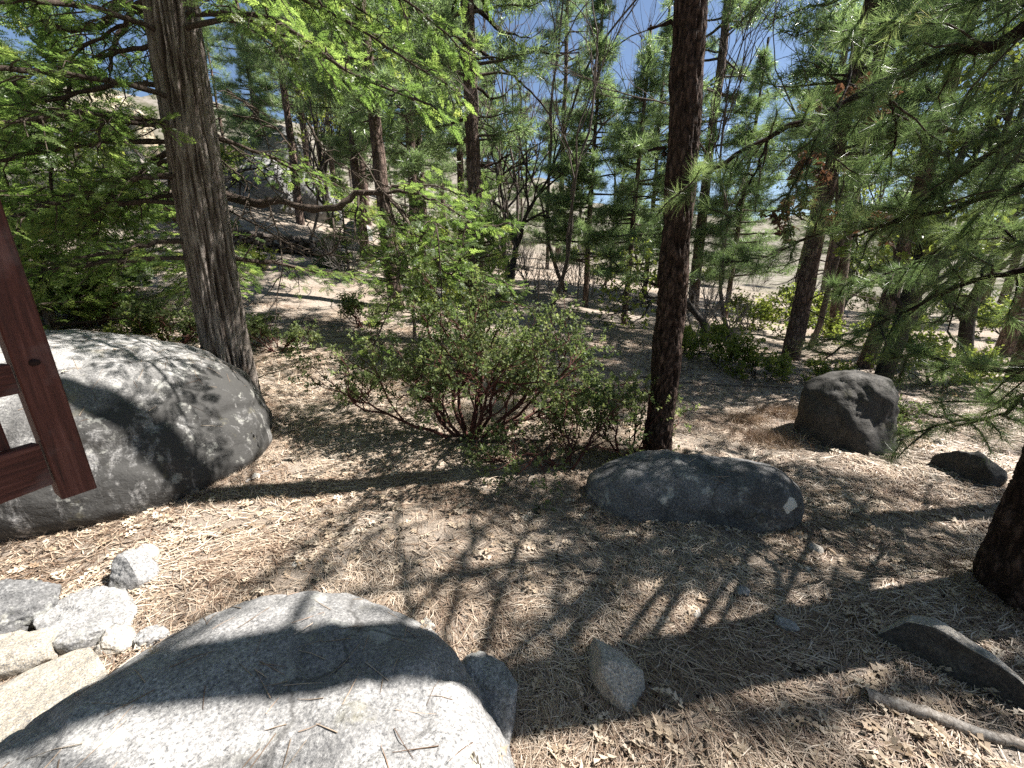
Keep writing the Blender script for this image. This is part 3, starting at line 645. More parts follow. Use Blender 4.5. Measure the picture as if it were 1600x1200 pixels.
# ------------------------------------------------------------------ centre pine
p = gp(1030, 722); MX, MY = p[0], p[1]+.10
cp = empty('pine_tree', (MX, MY, h1(MX, MY)), 'dark straight pine trunk rising behind the long low boulder right of centre', 'tree')
top = at(1066, 0, 3.6)
link('trunk', trunk_mesh('trunk', [(0, 0, -.3), (.0, 0, .8), (-.03, .0, 2.2), (-.16, .0, 4.4), (-.4, .1, 9), (-.5, .1, 17)], [.14, .13, .122, .115, .10, .05], PINE_BARK, 90, 300, .016, (22, 22, 7), .28, 9), cp)
for z, ang, L in ((2.95, 160, .25), (3.9, 150, .35), (4.6, 200, .4), (4.2, 20, .5), (5.0, 60, 1.2), (5.4, 120, 1.4), (3.2, 80, .3)):
    a = R(ang); o, Q = limb_obj('branch', [(-.12+.1*math.cos(a), .0+.1*math.sin(a), z), (-.12+L*.5*math.cos(a), L*.5*math.sin(a), z+.06), (-.12+L*math.cos(a), L*math.sin(a), z+.05)], .022, .012, PINE_BARK, cp, 7, 4, .006)
cpk = None

# ------------------------------------------------------------------ right pine with limbs hanging into the view
p = gp(1604, 934); RX, RY = p[0], p[1]; RZ = h1(RX, RY); RO = np.array([RX, RY, RZ])
rp = empty('pine_tree', (RX, RY, RZ), 'thick brown pine trunk cut by the right edge with long needled limbs', 'tree')
link('trunk', trunk_mesh('trunk', [(0, 0, -.3), (-.02, .02, 1), (-.04, .05, 3), (.0, .1, 6), (.1, .1, 15)], [.195, .185, .175, .155, .05], PINE_BARK, 110, 320, .02, (12, 12, 4), .30, 13), rp)
def pine_limb(pts, r0, r1, parent, org, st=.2, step=.12, ln=(.3, .7), droop=.12, size=.15, k=8, T=TUFT, leafm=PINE_LEAF, bark=PINE_BARK, sub=4, bare=False):
    o, Q = limb_obj('branch', np.asarray(pts, float)-org, r0, r1, bark, parent, k, 5, .006)
    tw, lp, ld = side_twigs(Q, st, step, ln, droop, (35, 80), sub, False, .05)
    A = Acc()
    if len(tw): A.add(*tubes(tw, np.broadcast_to(np.linspace(.009, .004, 5), tw.shape[:2]), 4)); A.T = [np.full(len(x), .35) for x in A.T]; link('twigs', A.mesh('twigs', TWIG, True), o)
    if not bare and len(lp): B = Acc(); foliage(B, T, lp, ld, size, 3, tbase=.45); link('needles', B.mesh('needles', leafm), o)
def RT(z): return RO+np.array([.1, .05, z])
LIMBS = [([RT(4.6), at(1640, 12, 2.3), at(1480, 82, 2.7), at(1380, 130, 2.9), at(1290, 175, 3.0), at(1200, 215, 3.1), at(1120, 262, 3.2), at(1062, 300, 3.2)], .045, .010),
    ([RT(3.9), at(1660, 170, 2.4), at(1600, 202, 2.5), at(1540, 245, 2.7), at(1462, 300, 2.9), at(1400, 345, 3.1), at(1330, 370, 3.3)], .03, .008),
    ([RT(3.3), at(1680, 270, 2.4), at(1600, 290, 2.6), at(1530, 311, 2.8), at(1390, 349, 3.1), at(1290, 362, 3.3), at(1200, 400, 3.4), at(1130, 410, 3.4)], .028, .007),
    ([RT(2.6), at(1690, 360, 2.3), at(1600, 420, 2.5), at(1516, 440, 2.7), at(1425, 482, 2.9), at(1350, 520, 3.0), at(1290, 560, 3.0)], .026, .007),
    ([RT(2.2), at(1700, 500, 2.2), at(1600, 575, 2.4), at(1500, 570, 2.6), at(1440, 553, 2.8), at(1390, 560, 2.9)], .02, .006),
    ([RT(2.0), at(1700, 540, 2.3), at(1610, 610, 2.5), at(1560, 650, 2.8), at(1480, 660, 3.2), at(1400, 690, 3.5)], .018, .006),
    ([RT(5.3), at(1700, -60, 2.2), at(1560, -10, 2.6), at(1480, 10, 2.8), at(1400, 40, 3.1), at(1330, 60, 3.3)], .03, .008),
    ([RT(3.6), at(1680, 230, 2.8), at(1560, 300, 3.4), at(1480, 380, 3.8), at(1380, 430, 4.2), at(1290, 450, 4.4)], .026, .007),
    ([RT(2.9), at(1690, 340, 2.8), at(1600, 380, 3.3), at(1540, 350, 3.6), at(1480, 520, 3.8)], .024, .006),
    ([at(1200, 215, 3.1), at(1180, 270, 3.2), at(1150, 330, 3.3), at(1120, 350, 3.3)], .012, .005),
    ([at(1290, 175, 3.0), at(1270, 230, 3.1), at(1240, 290, 3.2), at(1225, 320, 3.2)], .012, .005),
    ([at(1380, 130, 2.9), at(1400, 190, 3.2), at(1390, 240, 3.4), at(1350, 270, 3.5)], .012, .005),
    ([RT(4.2), at(1690, 100, 2.6), at(1600, 120, 2.9), at(1520, 160, 3.2), at(1450, 190, 3.5)], .022, .006)]
for pts, r0, r1 in LIMBS: pine_limb(pts, r0, r1, rp, RO, .33 if r0 > .02 else .1, .085, (.2, .6), .2, .155, T=TUFT_FG, sub=6)
r = np.random.default_rng(5)
for i in range(10):                       # the rest of its limbs, higher up or turned away
    z = r.uniform(4.8, 12); a = r.uniform(0, 2*PI); L = r.uniform(1.6, 3.0)*(1-.03*z)
    d = np.array([math.cos(a), math.sin(a), 0]); s_ = np.linspace(0, 1, 5)[:, None]
    P = RT(z)+d*L*s_+np.array([0, 0, 1.])*(-.15*L*s_**1.5)+r.normal(size=(5, 3))*.05*s_
    pine_limb(P, .03, .007, rp, RO, .3, .2, (.25, .55), .1, .17, T=TUFT_LO, sub=3)

for i in range(8):
    z = r.uniform(5.0, 8.0); a = R(r.uniform(65, 118)); L = r.uniform(2.0, 3.0); d = np.array([math.cos(a), math.sin(a), 0]); s_ = np.linspace(0, 1, 5)[:, None]
    P = RT(z)+d*L*s_+np.array([0, 0, 1.])*(-.12*L*s_**1.5)+r.normal(size=(5, 3))*.05*s_
    pine_limb(P, .03, .007, rp, RO, .3, .26, (.25, .5), .1, .16, T=TUFT_LO, sub=2)
# ------------------------------------------------------------------ mid and far pines placed by their trunks
K1 = pine_kit('a', 15, 4.6, 2.5, .19, 101); K2 = pine_kit('b', 14, 3.6, 2.3, .17, 102); K3 = pine_kit('c', 17, 5.5, 2.6, .20, 103)
Y1 = pine_kit('y', 9.5, 1.7, 1.9, .10, 111, .24, .42, 5, 'cone', False, .06, 1.1); Y2 = pine_kit('y', 7.5, 1.5, 1.6, .09, 112, .22, .40, 5, 'cone', False, .06, 1.1)
YC = pine_kit('yc', 5.2, .3, 1.55, .07, 121, .24, .26, 5, 'cone', False, .06, 1.0, CEDAR_BARK, CEDAR_LEAF, FROND, .5)
YC2 = pine_kit('yc', 3.0, .9, .95, .045, 122, .20, .17, 4, 'pine', False, .1, 1.0, CEDAR_BARK, CEDAR_LEAF, FROND, .6)
S1 = pine_kit('s', 14, 5.2, 2.6, .19, 131, .26, .7, 4, dens=.8, lit=.5); S2 = pine_kit('s', 12, 4.2, 2.2, .17, 132, .26, .75, 4, dens=.8, lit=.5)
S3 = pine_kit('s', 12, 4.4, 2.3, .14, 133, .24, .72, 4, dens=.75, lit=.5)
def P_at(px, d, dx=0):
    q_ = at(px, 420, d); return np.array([q_[0], q_[1], h1(q_[0], q_[1])-.05])
pines = [(K1, 618, 10.5, 1.0, 'tall reddish brown pine trunk rising just beyond the end of the long cedar limb', (0, R(-2))),
    (K2, 655, 13.5, 1.0, 'slimmer pine trunk just right of the reddish one beyond the cedar limb', (0, R(-1))),
    (K1, 742, 8.2, .88, 'dark pine trunk left of centre with long bare limbs reaching right', (0, R(0))),
    (K3, 575, 17, 1.0, 'pale pine trunk half hidden left of the reddish trunk', (0, 0)),
    (K2, 440, 25, 1.0, 'thin pine trunk standing on the hillside above the boulder pile', (0, R(-2))),
    (K3, 30, 11, .9, 'shaded pine trunk glimpsed through foliage at the far left', (0, 0)),
    (K3, 1092, 15, 1.0, 'pale distant pine just right of the dark centre trunk', (0, 0)),
    (K1, 1262, 8.6, .95, 'broad pine trunk leaning right, standing beyond the rusty brush heap', (0, R(3))),
    (K2, 1330, 11.5, 1.0, 'slender pine trunk behind the mossy dome boulder', (0, R(3))),
    (K2, 1385, 8.0, .85, 'tan pine trunk rising directly behind the mossy dome boulder', (0, R(4))),
    (K3, 1252, 17, .9, 'thin pale trunk left of the broad leaning pine, far off', (0, 0)),
    (K3, 870, 26, 1.0, 'distant pine in the gap left of the young conifers', (0, 0)),
    (K1, 520, 30, 1.1, 'distant pine on the ridge behind the crooked cedar limb', (0, 0))]
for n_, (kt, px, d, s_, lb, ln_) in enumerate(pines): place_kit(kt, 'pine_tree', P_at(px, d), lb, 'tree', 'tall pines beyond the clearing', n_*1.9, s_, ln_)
for n_, (kt, px, d, s_, lb) in enumerate([(Y1, 918, 13, .95, 'young full conifer left of the centre trunk'), (Y2, 982, 11, .95, 'young conifer immediately left of the dark centre trunk'), (Y1, 1010, 17, 1.1, 'taller young conifer behind the two near the centre trunk'),
        (Y2, 855, 21, 1.0, 'small conifer far behind the bare leaning oak'), (Y1, 1145, 14, .9, 'young conifer right of the dark centre trunk')]):
    place_kit(kt, 'young_conifer', P_at(px, d), lb, 'conifer', 'young conifers behind the centre', n_*1.3, s_)
for n_, (kt, px, d, s_, lb) in enumerate([(YC, 55, 6.3, .95, 'bushy young cedar behind the big boulder at the far left'), (YC, 165, 7.4, 1.0, 'bright young cedar just left of the large cedar trunk'), (YC, -60, 5.2, 1.0, 'young cedar cut by the left edge of the picture'),
        (YC2, 742, 6.9, 1.0, 'small bright cedar directly behind the central manzanita'), (YC2, 640, 7.8, .9, 'small cedar sapling at the foot of the reddish brown pine trunk'), (YC, 545, 13.5, .6, 'young cedar on the slope right of the firewood')]):
    place_kit(kt, 'young_cedar', P_at(px, d), lb, 'cedar', 'young cedars', n_*1.3, s_)
# bare limbs of the dark left-of-centre trunk, in front of the sky
dl = bpy.data.objects['pine_tree.004'] if 'pine_tree.004' in bpy.data.objects else None
for o in [x for x in C.objects if x.get('label', '').startswith('dark pine trunk left of centre')]:
    bpy.context.view_layer.update(); inv = np.array(o.matrix_world.inverted())
    tx = P_at(742, 8.2)
    for q in ([(740, 57), (800, 62), (850, 82), (905, 82)], [(740, 105), (790, 110), (820, 135), (860, 180)], [(735, 5), (765, 25), (790, 50), (830, 60)], [(740, 155), (765, 152), (790, 150)], [(735, 15), (700, 30), (660, 30), (640, 60)], [(738, 265), (765, 258), (800, 240)]):
        dep = 8.0; W = np.array([at(a, b, dep-.08*i) for i, (a, b) in enumerate(q)]); W[0] = [tx[0], tx[1], W[0][2]]
        Lc = np.c_[W, np.ones(len(W))]@inv.T
        limb, Q = limb_obj('branch', Lc[:, :3], .045, .014, PINE_BARK, o, 7, 5, .012)
        out = {}; tips = []; r = np.random.default_rng(len(q)*7+q[0][1])
        for i in range(5, len(Q), 2): grow(r, Q[i], nrm(Q[min(i+1, len(Q)-1)]-Q[i-1])+r.normal(size=3)*.6, .55, .010, 1, out, tips, .9, .05, (1, 3), .25)
        link('twigs', skel_mesh(out, TWIG, name='twigs'), limb)

# woodland further back and shade trees outside the view
r = np.random.default_rng(77)
used = []
for i in range(78):
    az_ = R(r.uniform(-58, 60)); D = 17+33*r.uniform(0, 1)**1.1; x_, y_ = D*math.sin(az_), D*math.cos(az_)
    if any((x_-a)**2+(y_-b)**2 < 3.5 for a, b in used): continue
    if math.degrees(az_) < -33 and r.random() < .5: continue
    if -3 < math.degrees(az_) < 9 and r.random() < .8: continue
    if math.degrees(az_) > 14 and (D < 23 or r.random() < .45): continue
    used.append((x_, y_)); kt = [K1, K2, K3, Y1, Y2][r.choice(5, p=[.16, .22, .14, .26, .22])]
    place_kit(kt, 'pine_tree' if kt in (K1, K2, K3) else 'young_conifer', (x_, y_, h1(x_, y_)-.1), 'one of the many green conifers filling the woodland far behind the clearing', 'tree' if kt in (K1, K2, K3) else 'conifer', 'woodland conifers far behind', r.uniform(0, 6), r.uniform(.75, 1.1))
shade = [(S1, 9.8, 7.4, .95), (S1, 10.8, 3.2, 1.0), (S1, 12.6, 10.0, .95), (S3, 5.7, 3.3, .8)]
for n_, (kt, x_, y_, s_) in enumerate(shade):
    place_kit(kt, 'pine_tree', (x_, y_, h1(x_, y_)-.1), 'pine standing outside the right edge of the view and shading the clearing', 'tree', 'shade pines right of the view', n_*2.1, s_)

# say where each far conifer stands, by the landmark in front of it and its rank in depth
def where(px):
    for lim, ph in ((60, 'at the far left edge'), (250, 'left of the large cedar trunk'), (345, 'behind the large cedar trunk'), (560, 'above the long crooked cedar limb'), (700, 'by the reddish brown pine trunks'), (860, 'around the gnarled oak trunk'), (1010, 'among the young conifers'), (1100, 'behind the dark centre trunk'), (1240, 'just right of the centre trunk'), (1400, 'beyond the mossy dome boulder'), (1560, 'behind the forked evergreen oak')):
        if px < lim: return ph
    return 'at the far right edge'
ORD = ['nearest', 'second nearest', 'third nearest', 'fourth nearest', 'fifth nearest', 'sixth nearest', 'seventh nearest', 'eighth nearest', 'ninth nearest', 'tenth nearest', 'eleventh nearest', 'twelfth nearest', 'thirteenth nearest', 'fourteenth nearest']
def relabel(objs, noun):
    cnt = {}
    for o in sorted(objs, key=lambda o: o.location.y):
        px = 800+FPX*o.location.x/max(.1, o.location.y*math.cos(PITCH)-(o.location.z+1.5-CAM_Z)*math.sin(PITCH)); w_ = where(px); c_ = cnt.get(w_, 0); cnt[w_] = c_+1
        o['label'] = ORD[min(c_, 13)]+' '+noun+' '+w_
relabel([o for o in C.objects if o.get('group') == 'woodland conifers far behind'], 'far woodland conifer')
# unseen pines added behind and left of the viewpoint to cut sky fill
for n_, (x_, y_) in enumerate([(-7.5, -1.5), (-4, -5), (-.5, -5.5), (3.5, -6), (-9.5, 1.2), (-2, -9), (-7, -7), (7.5, -8), (1.5, -9), (-11, -4), (-5.5, -10), (11, -5)]):
    place_kit([K1, K2, K3][n_ % 3], 'pine_tree', (x_, y_, h1(x_, y_)-.1), 'unseen pine added behind the viewpoint to cut sky light', 'tree', 'added pines behind the viewpoint', n_*1.7, .95)
# ------------------------------------------------------------------ broadleaf trees and shrubs
FAR_TWIG = bark_mat('far_twig_bark', (.05, .04, .035), (.13, .105, .09), (.26, .22, .19), (6, 6, 6))
OK1 = broad_kit(201, 2.6, .15, 4, OAK_LEAF, .20, .9, 1, .15, spread=.85, kids=(2, 4), wig=.2, mind=0)
OK2 = broad_kit(202, 2.2, .12, 4, OAK_LEAF, .18, .8, 1, .3, spread=.95, kids=(2, 4), wig=.22, mind=0)
BARE1 = broad_kit(203, 2.8, .13, 4, OAK_LEAF, .14, .12, 1, .1, spread=.7, kids=(2, 5), wig=.2)
BARE2 = broad_kit(204, 2.2, .036, 4, None, .1, 0, 1, .25, bark=FAR_TWIG, spread=.6, kids=(2, 4), wig=.15)
BR1 = broad_kit(205, .7, .02, 3, None, .1, 0, 7, .7, bark=GREY_TWIG, spread=.6, kids=(2, 4), wig=.18)
SH1 = broad_kit(206, .55, .022, 3, MANZ_LEAF, .12, .9, 7, .9, bark=MANZ_BARK, spread=.8, kids=(2, 4), wig=.2)
SH2 = broad_kit(207, .5, .016, 3, OAK_LEAF, .13, .9, 6, .8, bark=OAK_BARK, spread=.8, kids=(2, 4), wig=.2)
for n_, (kt, px, d, s_, lb) in enumerate([(BARE1, 783, 12.5, 1.1, 'dark gnarled oak trunk just right of the left-of-centre pine'), (BARE2, 822, 10.5, 1.2, 'thin dark leafless oak leaning right in front of the blue sky'),
        (BARE2, 860, 12.5, 1.9, 'tall leafless tree with fine twigs in the blue sky gap'), (BARE2, 800, 15.5, 2.1, 'tall leafless tree behind the gnarled oak'), (BARE2, 890, 15.0, 2.3, 'bare oak just left of the tallest young conifer'), (BARE2, 700, 14.5, 2.0, 'leafless tree left of the dark left-of-centre pine'),
        (BARE2, 1165, 10.5, 1.7, 'leafless oak spreading right of the dark centre trunk'), (BARE2, 1290, 10.0, 2.0, 'leafless tree beside the broad leaning pine'), (BARE2, 480, 15.5, 1.5, 'bare oak in front of the hillside boulders'), (BARE2, 1480, 9.0, 1.8, 'leafless tree behind the forked evergreen oak'), (BARE2, 945, 19, 2.2, 'far leafless tree between the young conifers'),
        (OK1, 1425, 6.6, .95, 'forked evergreen oak with small yellow green leaves at the right'), (OK2, 1120, 9.5, .8, 'small leafy oak close to the right side of the dark centre trunk'),
        (OK1, 1560, 8.5, 1.0, 'evergreen oak behind the drooping needles at the right edge'), (OK2, 350, 17, 1.0, 'light green oak on the hill near the boulders'),
        (OK2, 60, 8.5, .9, 'oak behind the big boulder at the far left'), (OK1, 530, 20, 1.0, 'oak on the ridge between the cedar and the reddish trunk'), (OK1, 1320, 15, 1.0, 'far oak behind the broad leaning pine'),
        (OK2, 300, 15, 1.0, 'oak directly behind the cedar trunk')]):
    place_kit(kt, 'oak_tree', P_at(px, d), lb, 'tree', 'oaks around the clearing', n_*2.3+.5, s_)
br_spots = [(790, 16), (830, 14), (865, 15), (900, 17), (760, 18), (925, 14.5), (700, 14), (1070, 14), (880, 21), (820, 20), (1100, 11), (1150, 10.5), (540, 12.8), (340, 14)]
for n_, (px, d) in enumerate(br_spots):
    place_kit(BR1, 'bare_shrub', P_at(px, d), 'one of the leafless grey shrubs in the thicket behind the central clearing', 'shrub', 'leafless grey shrubs', n_*1.7, r.uniform(.9, 1.5))
relabel([o for o in C.objects if o.get('group') == 'leafless grey shrubs'], 'leafless grey shrub')
for n_, (kt, px, d, s_, lb) in enumerate([(SH1, 415, 6.6, .62, 'low manzanita just right of the cedar trunk'), (SH1, 245, 6.4, .75, 'red stemmed manzanita behind the big boulder left of the cedar'), (SH1, 120, 6.8, .9, 'manzanita mass behind the big boulder at left'),
        (SH2, 180, 6.0, .5, 'small leafy shrub peeking over the big boulder'), (SH2, 1085, 8.2, .6, 'light green shrub just right of the centre trunk'), (SH2, 1290, 10.5, .9, 'light leafy shrub on the open ground left of the slender right trunk'), (SH2, 1190, 12, 1.1, 'broad leafy shrub on the far flat right of the centre trunk'), (SH2, 1420, 9.5, 1.0, 'leafy shrub in the open gap beyond the tan trunk'), (SH1, 1395, 4.9, .45, 'dark low branches spilling over the right side of the mossy dome boulder'), (SH1, 1465, 4.4, .42, 'dark green shrub right of the mossy dome boulder'),
        (SH2, 1150, 7.2, .8, 'leafy shrub beside the slope right of the centre trunk'), (SH2, 1220, 6.6, .6, 'leafy shrub at the foot of the broad leaning pine'), (SH1, 560, 8.5, .7, 'manzanita under the end of the crooked limb'), (SH2, 400, 11.5, .7, 'green shrub in front of the firewood'),
        (SH2, 690, 9.5, .9, 'leafy shrub below the left-of-centre pine'), (SH1, 545, 5.2, .38, 'small sprawling manzanita left of the central one'), (SH2, 1520, 6.5, .9, 'leafy shrub behind the small dark boulder at right'), (SH2, 1340, 6.4, .5, 'leafy shrub right behind the mossy dome boulder'),
        ]):
    place_kit(kt, 'manzanita_shrub' if kt is SH1 else 'leafy_shrub', P_at(px, d), lb, 'shrub', None, n_*1.1, s_)

rr2 = np.random.default_rng(909); fs = []
for i in range(46):
    az_ = R(rr2.uniform(-56, 58)); D = rr2.uniform(17, 38); x_, y_ = D*math.sin(az_), D*math.cos(az_); kt = [SH2, SH1, BR1, SH2][rr2.integers(4)]
    fs.append(place_kit(kt, 'bare_shrub' if kt is BR1 else 'leafy_shrub', (x_, y_, h1(x_, y_)-.05), 'far undergrowth shrub', 'shrub', 'undergrowth shrubs on the far slopes', rr2.uniform(0, 6), rr2.uniform(.7, 1.5)))
relabel(fs, 'far undergrowth shrub')
# the central manzanita
p = gp(730, 688); mz = empty('manzanita_shrub', p, 'wide central manzanita with dark red crooked stems in the middle of the clearing', 'shrub')
r = np.random.default_rng(31); out = {}; tips = []
for dx, dy, dz, L in ((-.9, .1, .75, .55), (-.45, .0, 1.1, .65), (.0, .2, 1.25, .7), (.4, .1, 1.2, .7), (.8, 0, .85, .7), (1.3, -.1, .45, .8), (1.2, -.25, .65, .7), (.5, -.4, .7, .5), (1.6, .1, .5, .8), (-.4, .3, .9, .55), (-1.2, .1, .5, .75), (.1, .2, 1.3, .8), (.7, .2, 1.0, .8)):
    st_ = {}; b = np.array([dx*.05, dy*.05, -.06]); before = len(tips)
    grow(r, b, (dx, dy, dz), L*1.32, .024, 3, out, tips, spread=.75, up=.12, kids=(2, 5), wig=.2, ratio=.62)
for dp in (3,):
    for b_ in out[dp]: V, F = tubes(b_[0][None], b_[1][None], 10); link('stem', mesh('stem', V, F, MANZ_BARK, True, tint=np.full(len(V), .4)), mz)
link('branches', skel_mesh(out, MANZ_BARK, [0, 1, 2]), mz)
tips = [t_ for t_ in tips if t_[0][2] > .12]
B = Acc(); foliage(B, SPRIG, [t_[0] for t_ in tips], [t_[1] for t_ in tips], .10, 3, tvar=.3); foliage(B, SPRIG, [t_[0]+r.normal(size=3)*.05 for t_ in tips], [t_[1]+r.normal(size=3) for t_ in tips], .085, 3, tvar=.3); link('crown', B.mesh('crown', MANZ_LEAF), mz)
# lower right manzanita touching the dark boulder
for px, py, s_, dirs, lb, sd in ((880, 735, .85, ((-1, .2, .7), (-.5, -.1, .9), (0, .3, 1), (.6, .1, .8), (1.2, .1, .6), (-1.2, -.2, .35)), 'low manzanita between the central one and the long dark boulder', 32),
                             (975, 715, .75, ((-.6, .1, .8), (.2, .1, 1), (.9, 0, .6), (1.1, -.1, .9), (-.2, -.2, .8)), 'manzanita against the left side of the centre pine trunk', 33)):
    p = gp(px, py); o = empty('manzanita_shrub', p, lb, 'shrub'); r = np.random.default_rng(sd); out = {}; tips = []
    for d_ in dirs: grow(r, (d_[0]*.03, d_[1]*.03, -.05), d_, .56*s_, .015, 3, out, tips, spread=.8, up=.1, kids=(2, 4), wig=.22)
    link('branches', skel_mesh(out, MANZ_BARK), o); B = Acc(); foliage(B, SPRIG, [t_[0] for t_ in tips], [t_[1] for t_ in tips], .085, 3); link('crown', B.mesh('crown', MANZ_LEAF), o)
# rusty dead brush heap
for px, py, s_, lb in ((1228, 648, .22, 'rusty brown heap of dead pine brush left of the mossy dome boulder'), (1200, 690, .28, 'dark heap of dead needles in the shade left of the mossy dome boulder'), (1165, 660, .15, 'small reddish tuft of dead brush beyond the dark boulder')):
    p = gp(px, py); n = 520; q = rng.normal(size=(n, 3))*[s_*.8, s_*.5, s_*.14]; q[:, 2] = np.abs(q[:, 2]); T_ = [t_tuft(90, 10, .02)]
    B = Acc(); foliage(B, T_, q, rng.normal(size=(n, 3))+[0, 0, .3], .15, 3, tbase=.35, tvar=.2); tag(link('brush_heap', B.mesh('brush_heap', LITTER), None, p), lb, 'brush heap')
# hanging clusters of dry oak leaves
T_ = [t_sprig(s_, 12, .75, .17, .4) for s_ in range(3)]
pts = [(1272, 165), (1330, 135), (1372, 150), (1248, 268), (1296, 270), (1215, 325), (1230, 312), (1262, 305), (1298, 325), (1235, 352), (1365, 340), (1390, 338), (1270, 245)]
dry = empty('dry_oak_sprays', at(1290, 200, 4.0), 'clusters of rusty dead oak leaves hanging among the right hand pine needles', 'dead leaves')
dp_ = at(1290, 200, 4.0)
hang = smooth_path([at(1330, 60, 4.0), at(1325, 130, 4.0), at(1290, 200, 4.0), at(1270, 245, 4.0), at(1240, 320, 4.0)], 4, .01)-dp_
hang2 = smooth_path([at(1325, 130, 4.0), at(1372, 160, 4.1), at(1350, 250, 4.1), at(1375, 335, 4.1)], 4, .01)-dp_
for h_ in (hang, hang2): V, F = tubes(h_[None], np.linspace(.012, .005, len(h_))[None], 5); link('branch', mesh('branch', V, F, OAK_BARK, True, tint=np.full(len(V), .4)), dry)
for px, py in pts:
    q = at(px, py, 4.0)-dp_; qs = q+rng.normal(size=(5, 3))*[.05, .05, .06]; B = Acc(); foliage(B, T_, qs, np.tile([0, 0, -1.], (5, 1))+rng.normal(size=(5, 3))*.3, .10, 3, (1, 0, 0)); link('leaf_cluster', B.mesh('leaf_cluster', DRY_LEAF), dry)
    hp = np.concatenate([hang, hang2]); e2 = hp[np.argmin(np.linalg.norm(hp-q, axis=1))]; V, F = tubes(np.linspace(e2, q, 4)[None], np.full((1, 4), .004), 4); link('twig', mesh('twig', V, F, OAK_BARK, True, tint=np.full(len(V), .4)), dry)

# ------------------------------------------------------------------ railing of the deck
def bar(name, A, B, wx, wy, mat, parent, rz=0, bev=.004, label=None):
    A = np.asarray(A, float); B = np.asarray(B, float); L = np.linalg.norm(B-A); bm_v = []
    hx, hy = wx/2, wy/2; b = bev
    prof = [(hx-b, -hy), (hx, -hy+b), (hx, hy-b), (hx-b, hy), (-hx+b, hy), (-hx, hy-b), (-hx, -hy+b), (-hx+b, -hy)]
    n = len(prof); V = [(x, y, z) for z in (0, L) for x, y in prof]; F4 = np.array([[i, (i+1) % n, n+(i+1) % n, n+i] for i in range(n)]); F8 = np.array([list(range(n))[::-1], list(range(n, 2*n))])
    o = link(name, mesh(name, V, [F4, F8], mat), parent); q_ = Vector(B-A).to_track_quat('Z', 'Y').to_matrix() @ Matrix.Rotation(rz, 3, 'Z')
    o.matrix_local = Matrix.Translation(Vector(A)) @ q_.to_4x4(); return o
pd = at(119, 766, 1.32); hd = np.array([-math.sin(R(15)), -math.cos(R(15)), 0])
rail = empty('deck_railing', (pd[0], pd[1], 0), 'red stained wooden deck railing with square post and balusters at the left edge', 'railing'); ro = np.array([pd[0], pd[1], 0])
zb = pd[2]; yaw = -R(30)
def rl(s_, z, off=0): q_ = hd*s_+np.array([hd[1], -hd[0], 0])*off; return (q_[0], q_[1], z)
bar('post', rl(0, zb), rl(0, zb+1.25), .082, .082, RED_WOOD, rail, yaw)
bar('post', rl(1.9, -.1), rl(1.9, zb+1.25), .089, .089, RED_WOOD, rail, yaw)
bar('top_rail', rl(-.06, zb+1.272), rl(1.96, zb+1.272), .14, .038, RED_WOOD, rail, 0)
for nm, z, hgt in (('middle_rail', zb+.40, .089), ('bottom_rail', zb+.125, .14)):
    bar(nm, rl(.052, z, .0), rl(1.85, z, .0), .038, hgt, RED_WOOD, rail, 0)
for i in range(15):
    s_ = .115+i*.12
    bar('baluster', rl(s_, zb+.197, .03), rl(s_, zb+1.25, .03), .042, .042, RED_WOOD, rail, yaw)
kp = rl(0, zb+.44)
K_ = rock_mesh('knot', .012, .012, .010, .010, KNOT, 3, res=(16, 10), amp=.003); ko = link('knot', K_, rail, (kp[0]+.041*math.cos(yaw)+.0, kp[1]+.041*math.sin(yaw), kp[2]))

# ------------------------------------------------------------------ firewood stack, fence posts, logs
wl = at(368, 366, 13.2); wr = at(520, 372, 14.6); fw = empty('firewood_stack', ((wl[0]+wr[0])/2, (wl[1]+wr[1])/2, h1((wl[0]+wr[0])/2, (wl[1]+wr[1])/2)), 'dark stack of cut firewood logs on the slope behind the cedar', 'firewood')
fo = np.array(fw.location); r = np.random.default_rng(8)
WOOD_END = wood_mat('firewood', (.02, .016, .013), (.07, .055, .045), (.22, .19, .16))
lm = []
for j in range(5):
    rr_ = r.uniform(.05, .085); a = np.arange(9)*2*PI/9; pr = rr_*(1+r.normal(size=9)*.12); Vl = [(pr[i]*math.cos(a[i]), y_, pr[i]*math.sin(a[i])) for y_ in (-.28, .28) for i in range(9)]
    lm.append(mesh('log', Vl, [np.array([[i, (i+1) % 9, 9+(i+1) % 9, 9+i] for i in range(9)]), np.array([list(range(9)), list(range(17, 8, -1))])], WOOD_END))
for i in range(26):
    f_ = i/25; x_, y_ = wl[0]*(1-f_)+wr[0]*f_, wl[1]*(1-f_)+wr[1]*f_; zt = h1(x_, y_)
    for j in range(4 if i not in (9, 10) else 2):
        o = link('log', lm[r.integers(5)], fw); o.location = (x_-fo[0]+r.normal()*.02, y_-fo[1]+r.normal()*.06, zt-fo[2]+.07+j*.135+r.normal()*.01); o.rotation_euler = (r.normal()*.08, r.uniform(0, 6), r.normal()*.2)
def log(px0, py0, px1, py1, rad, label, mat=GREY_WOOD, name='fallen_branch', cat='branch', z=.5, kink=.03):
    a, b = gp(px0, py0), gp(px1, py1); pts = [a*(1-f_)+b*f_ for f_ in np.linspace(0, 1, 6)]
    for q_ in pts: q_[2] = h1(q_[0], q_[1])+rad*z
    P = smooth_path(pts, 4, kink*.3); Rr = np.linspace(rad, rad*.55, len(P)); V, F = tubes(P[None], Rr[None], 9); tag(link(name, mesh(name, V, F, mat, True, tint=np.full(len(V), .5))), label, cat)
log(1350, 1095, 1640, 1185, .035, 'weathered grey split branch in the bottom right corner', kink=.01)
log(700, 690, 850, 692, .03, 'dark fallen branch lying behind the base of the central manzanita', TWIG)
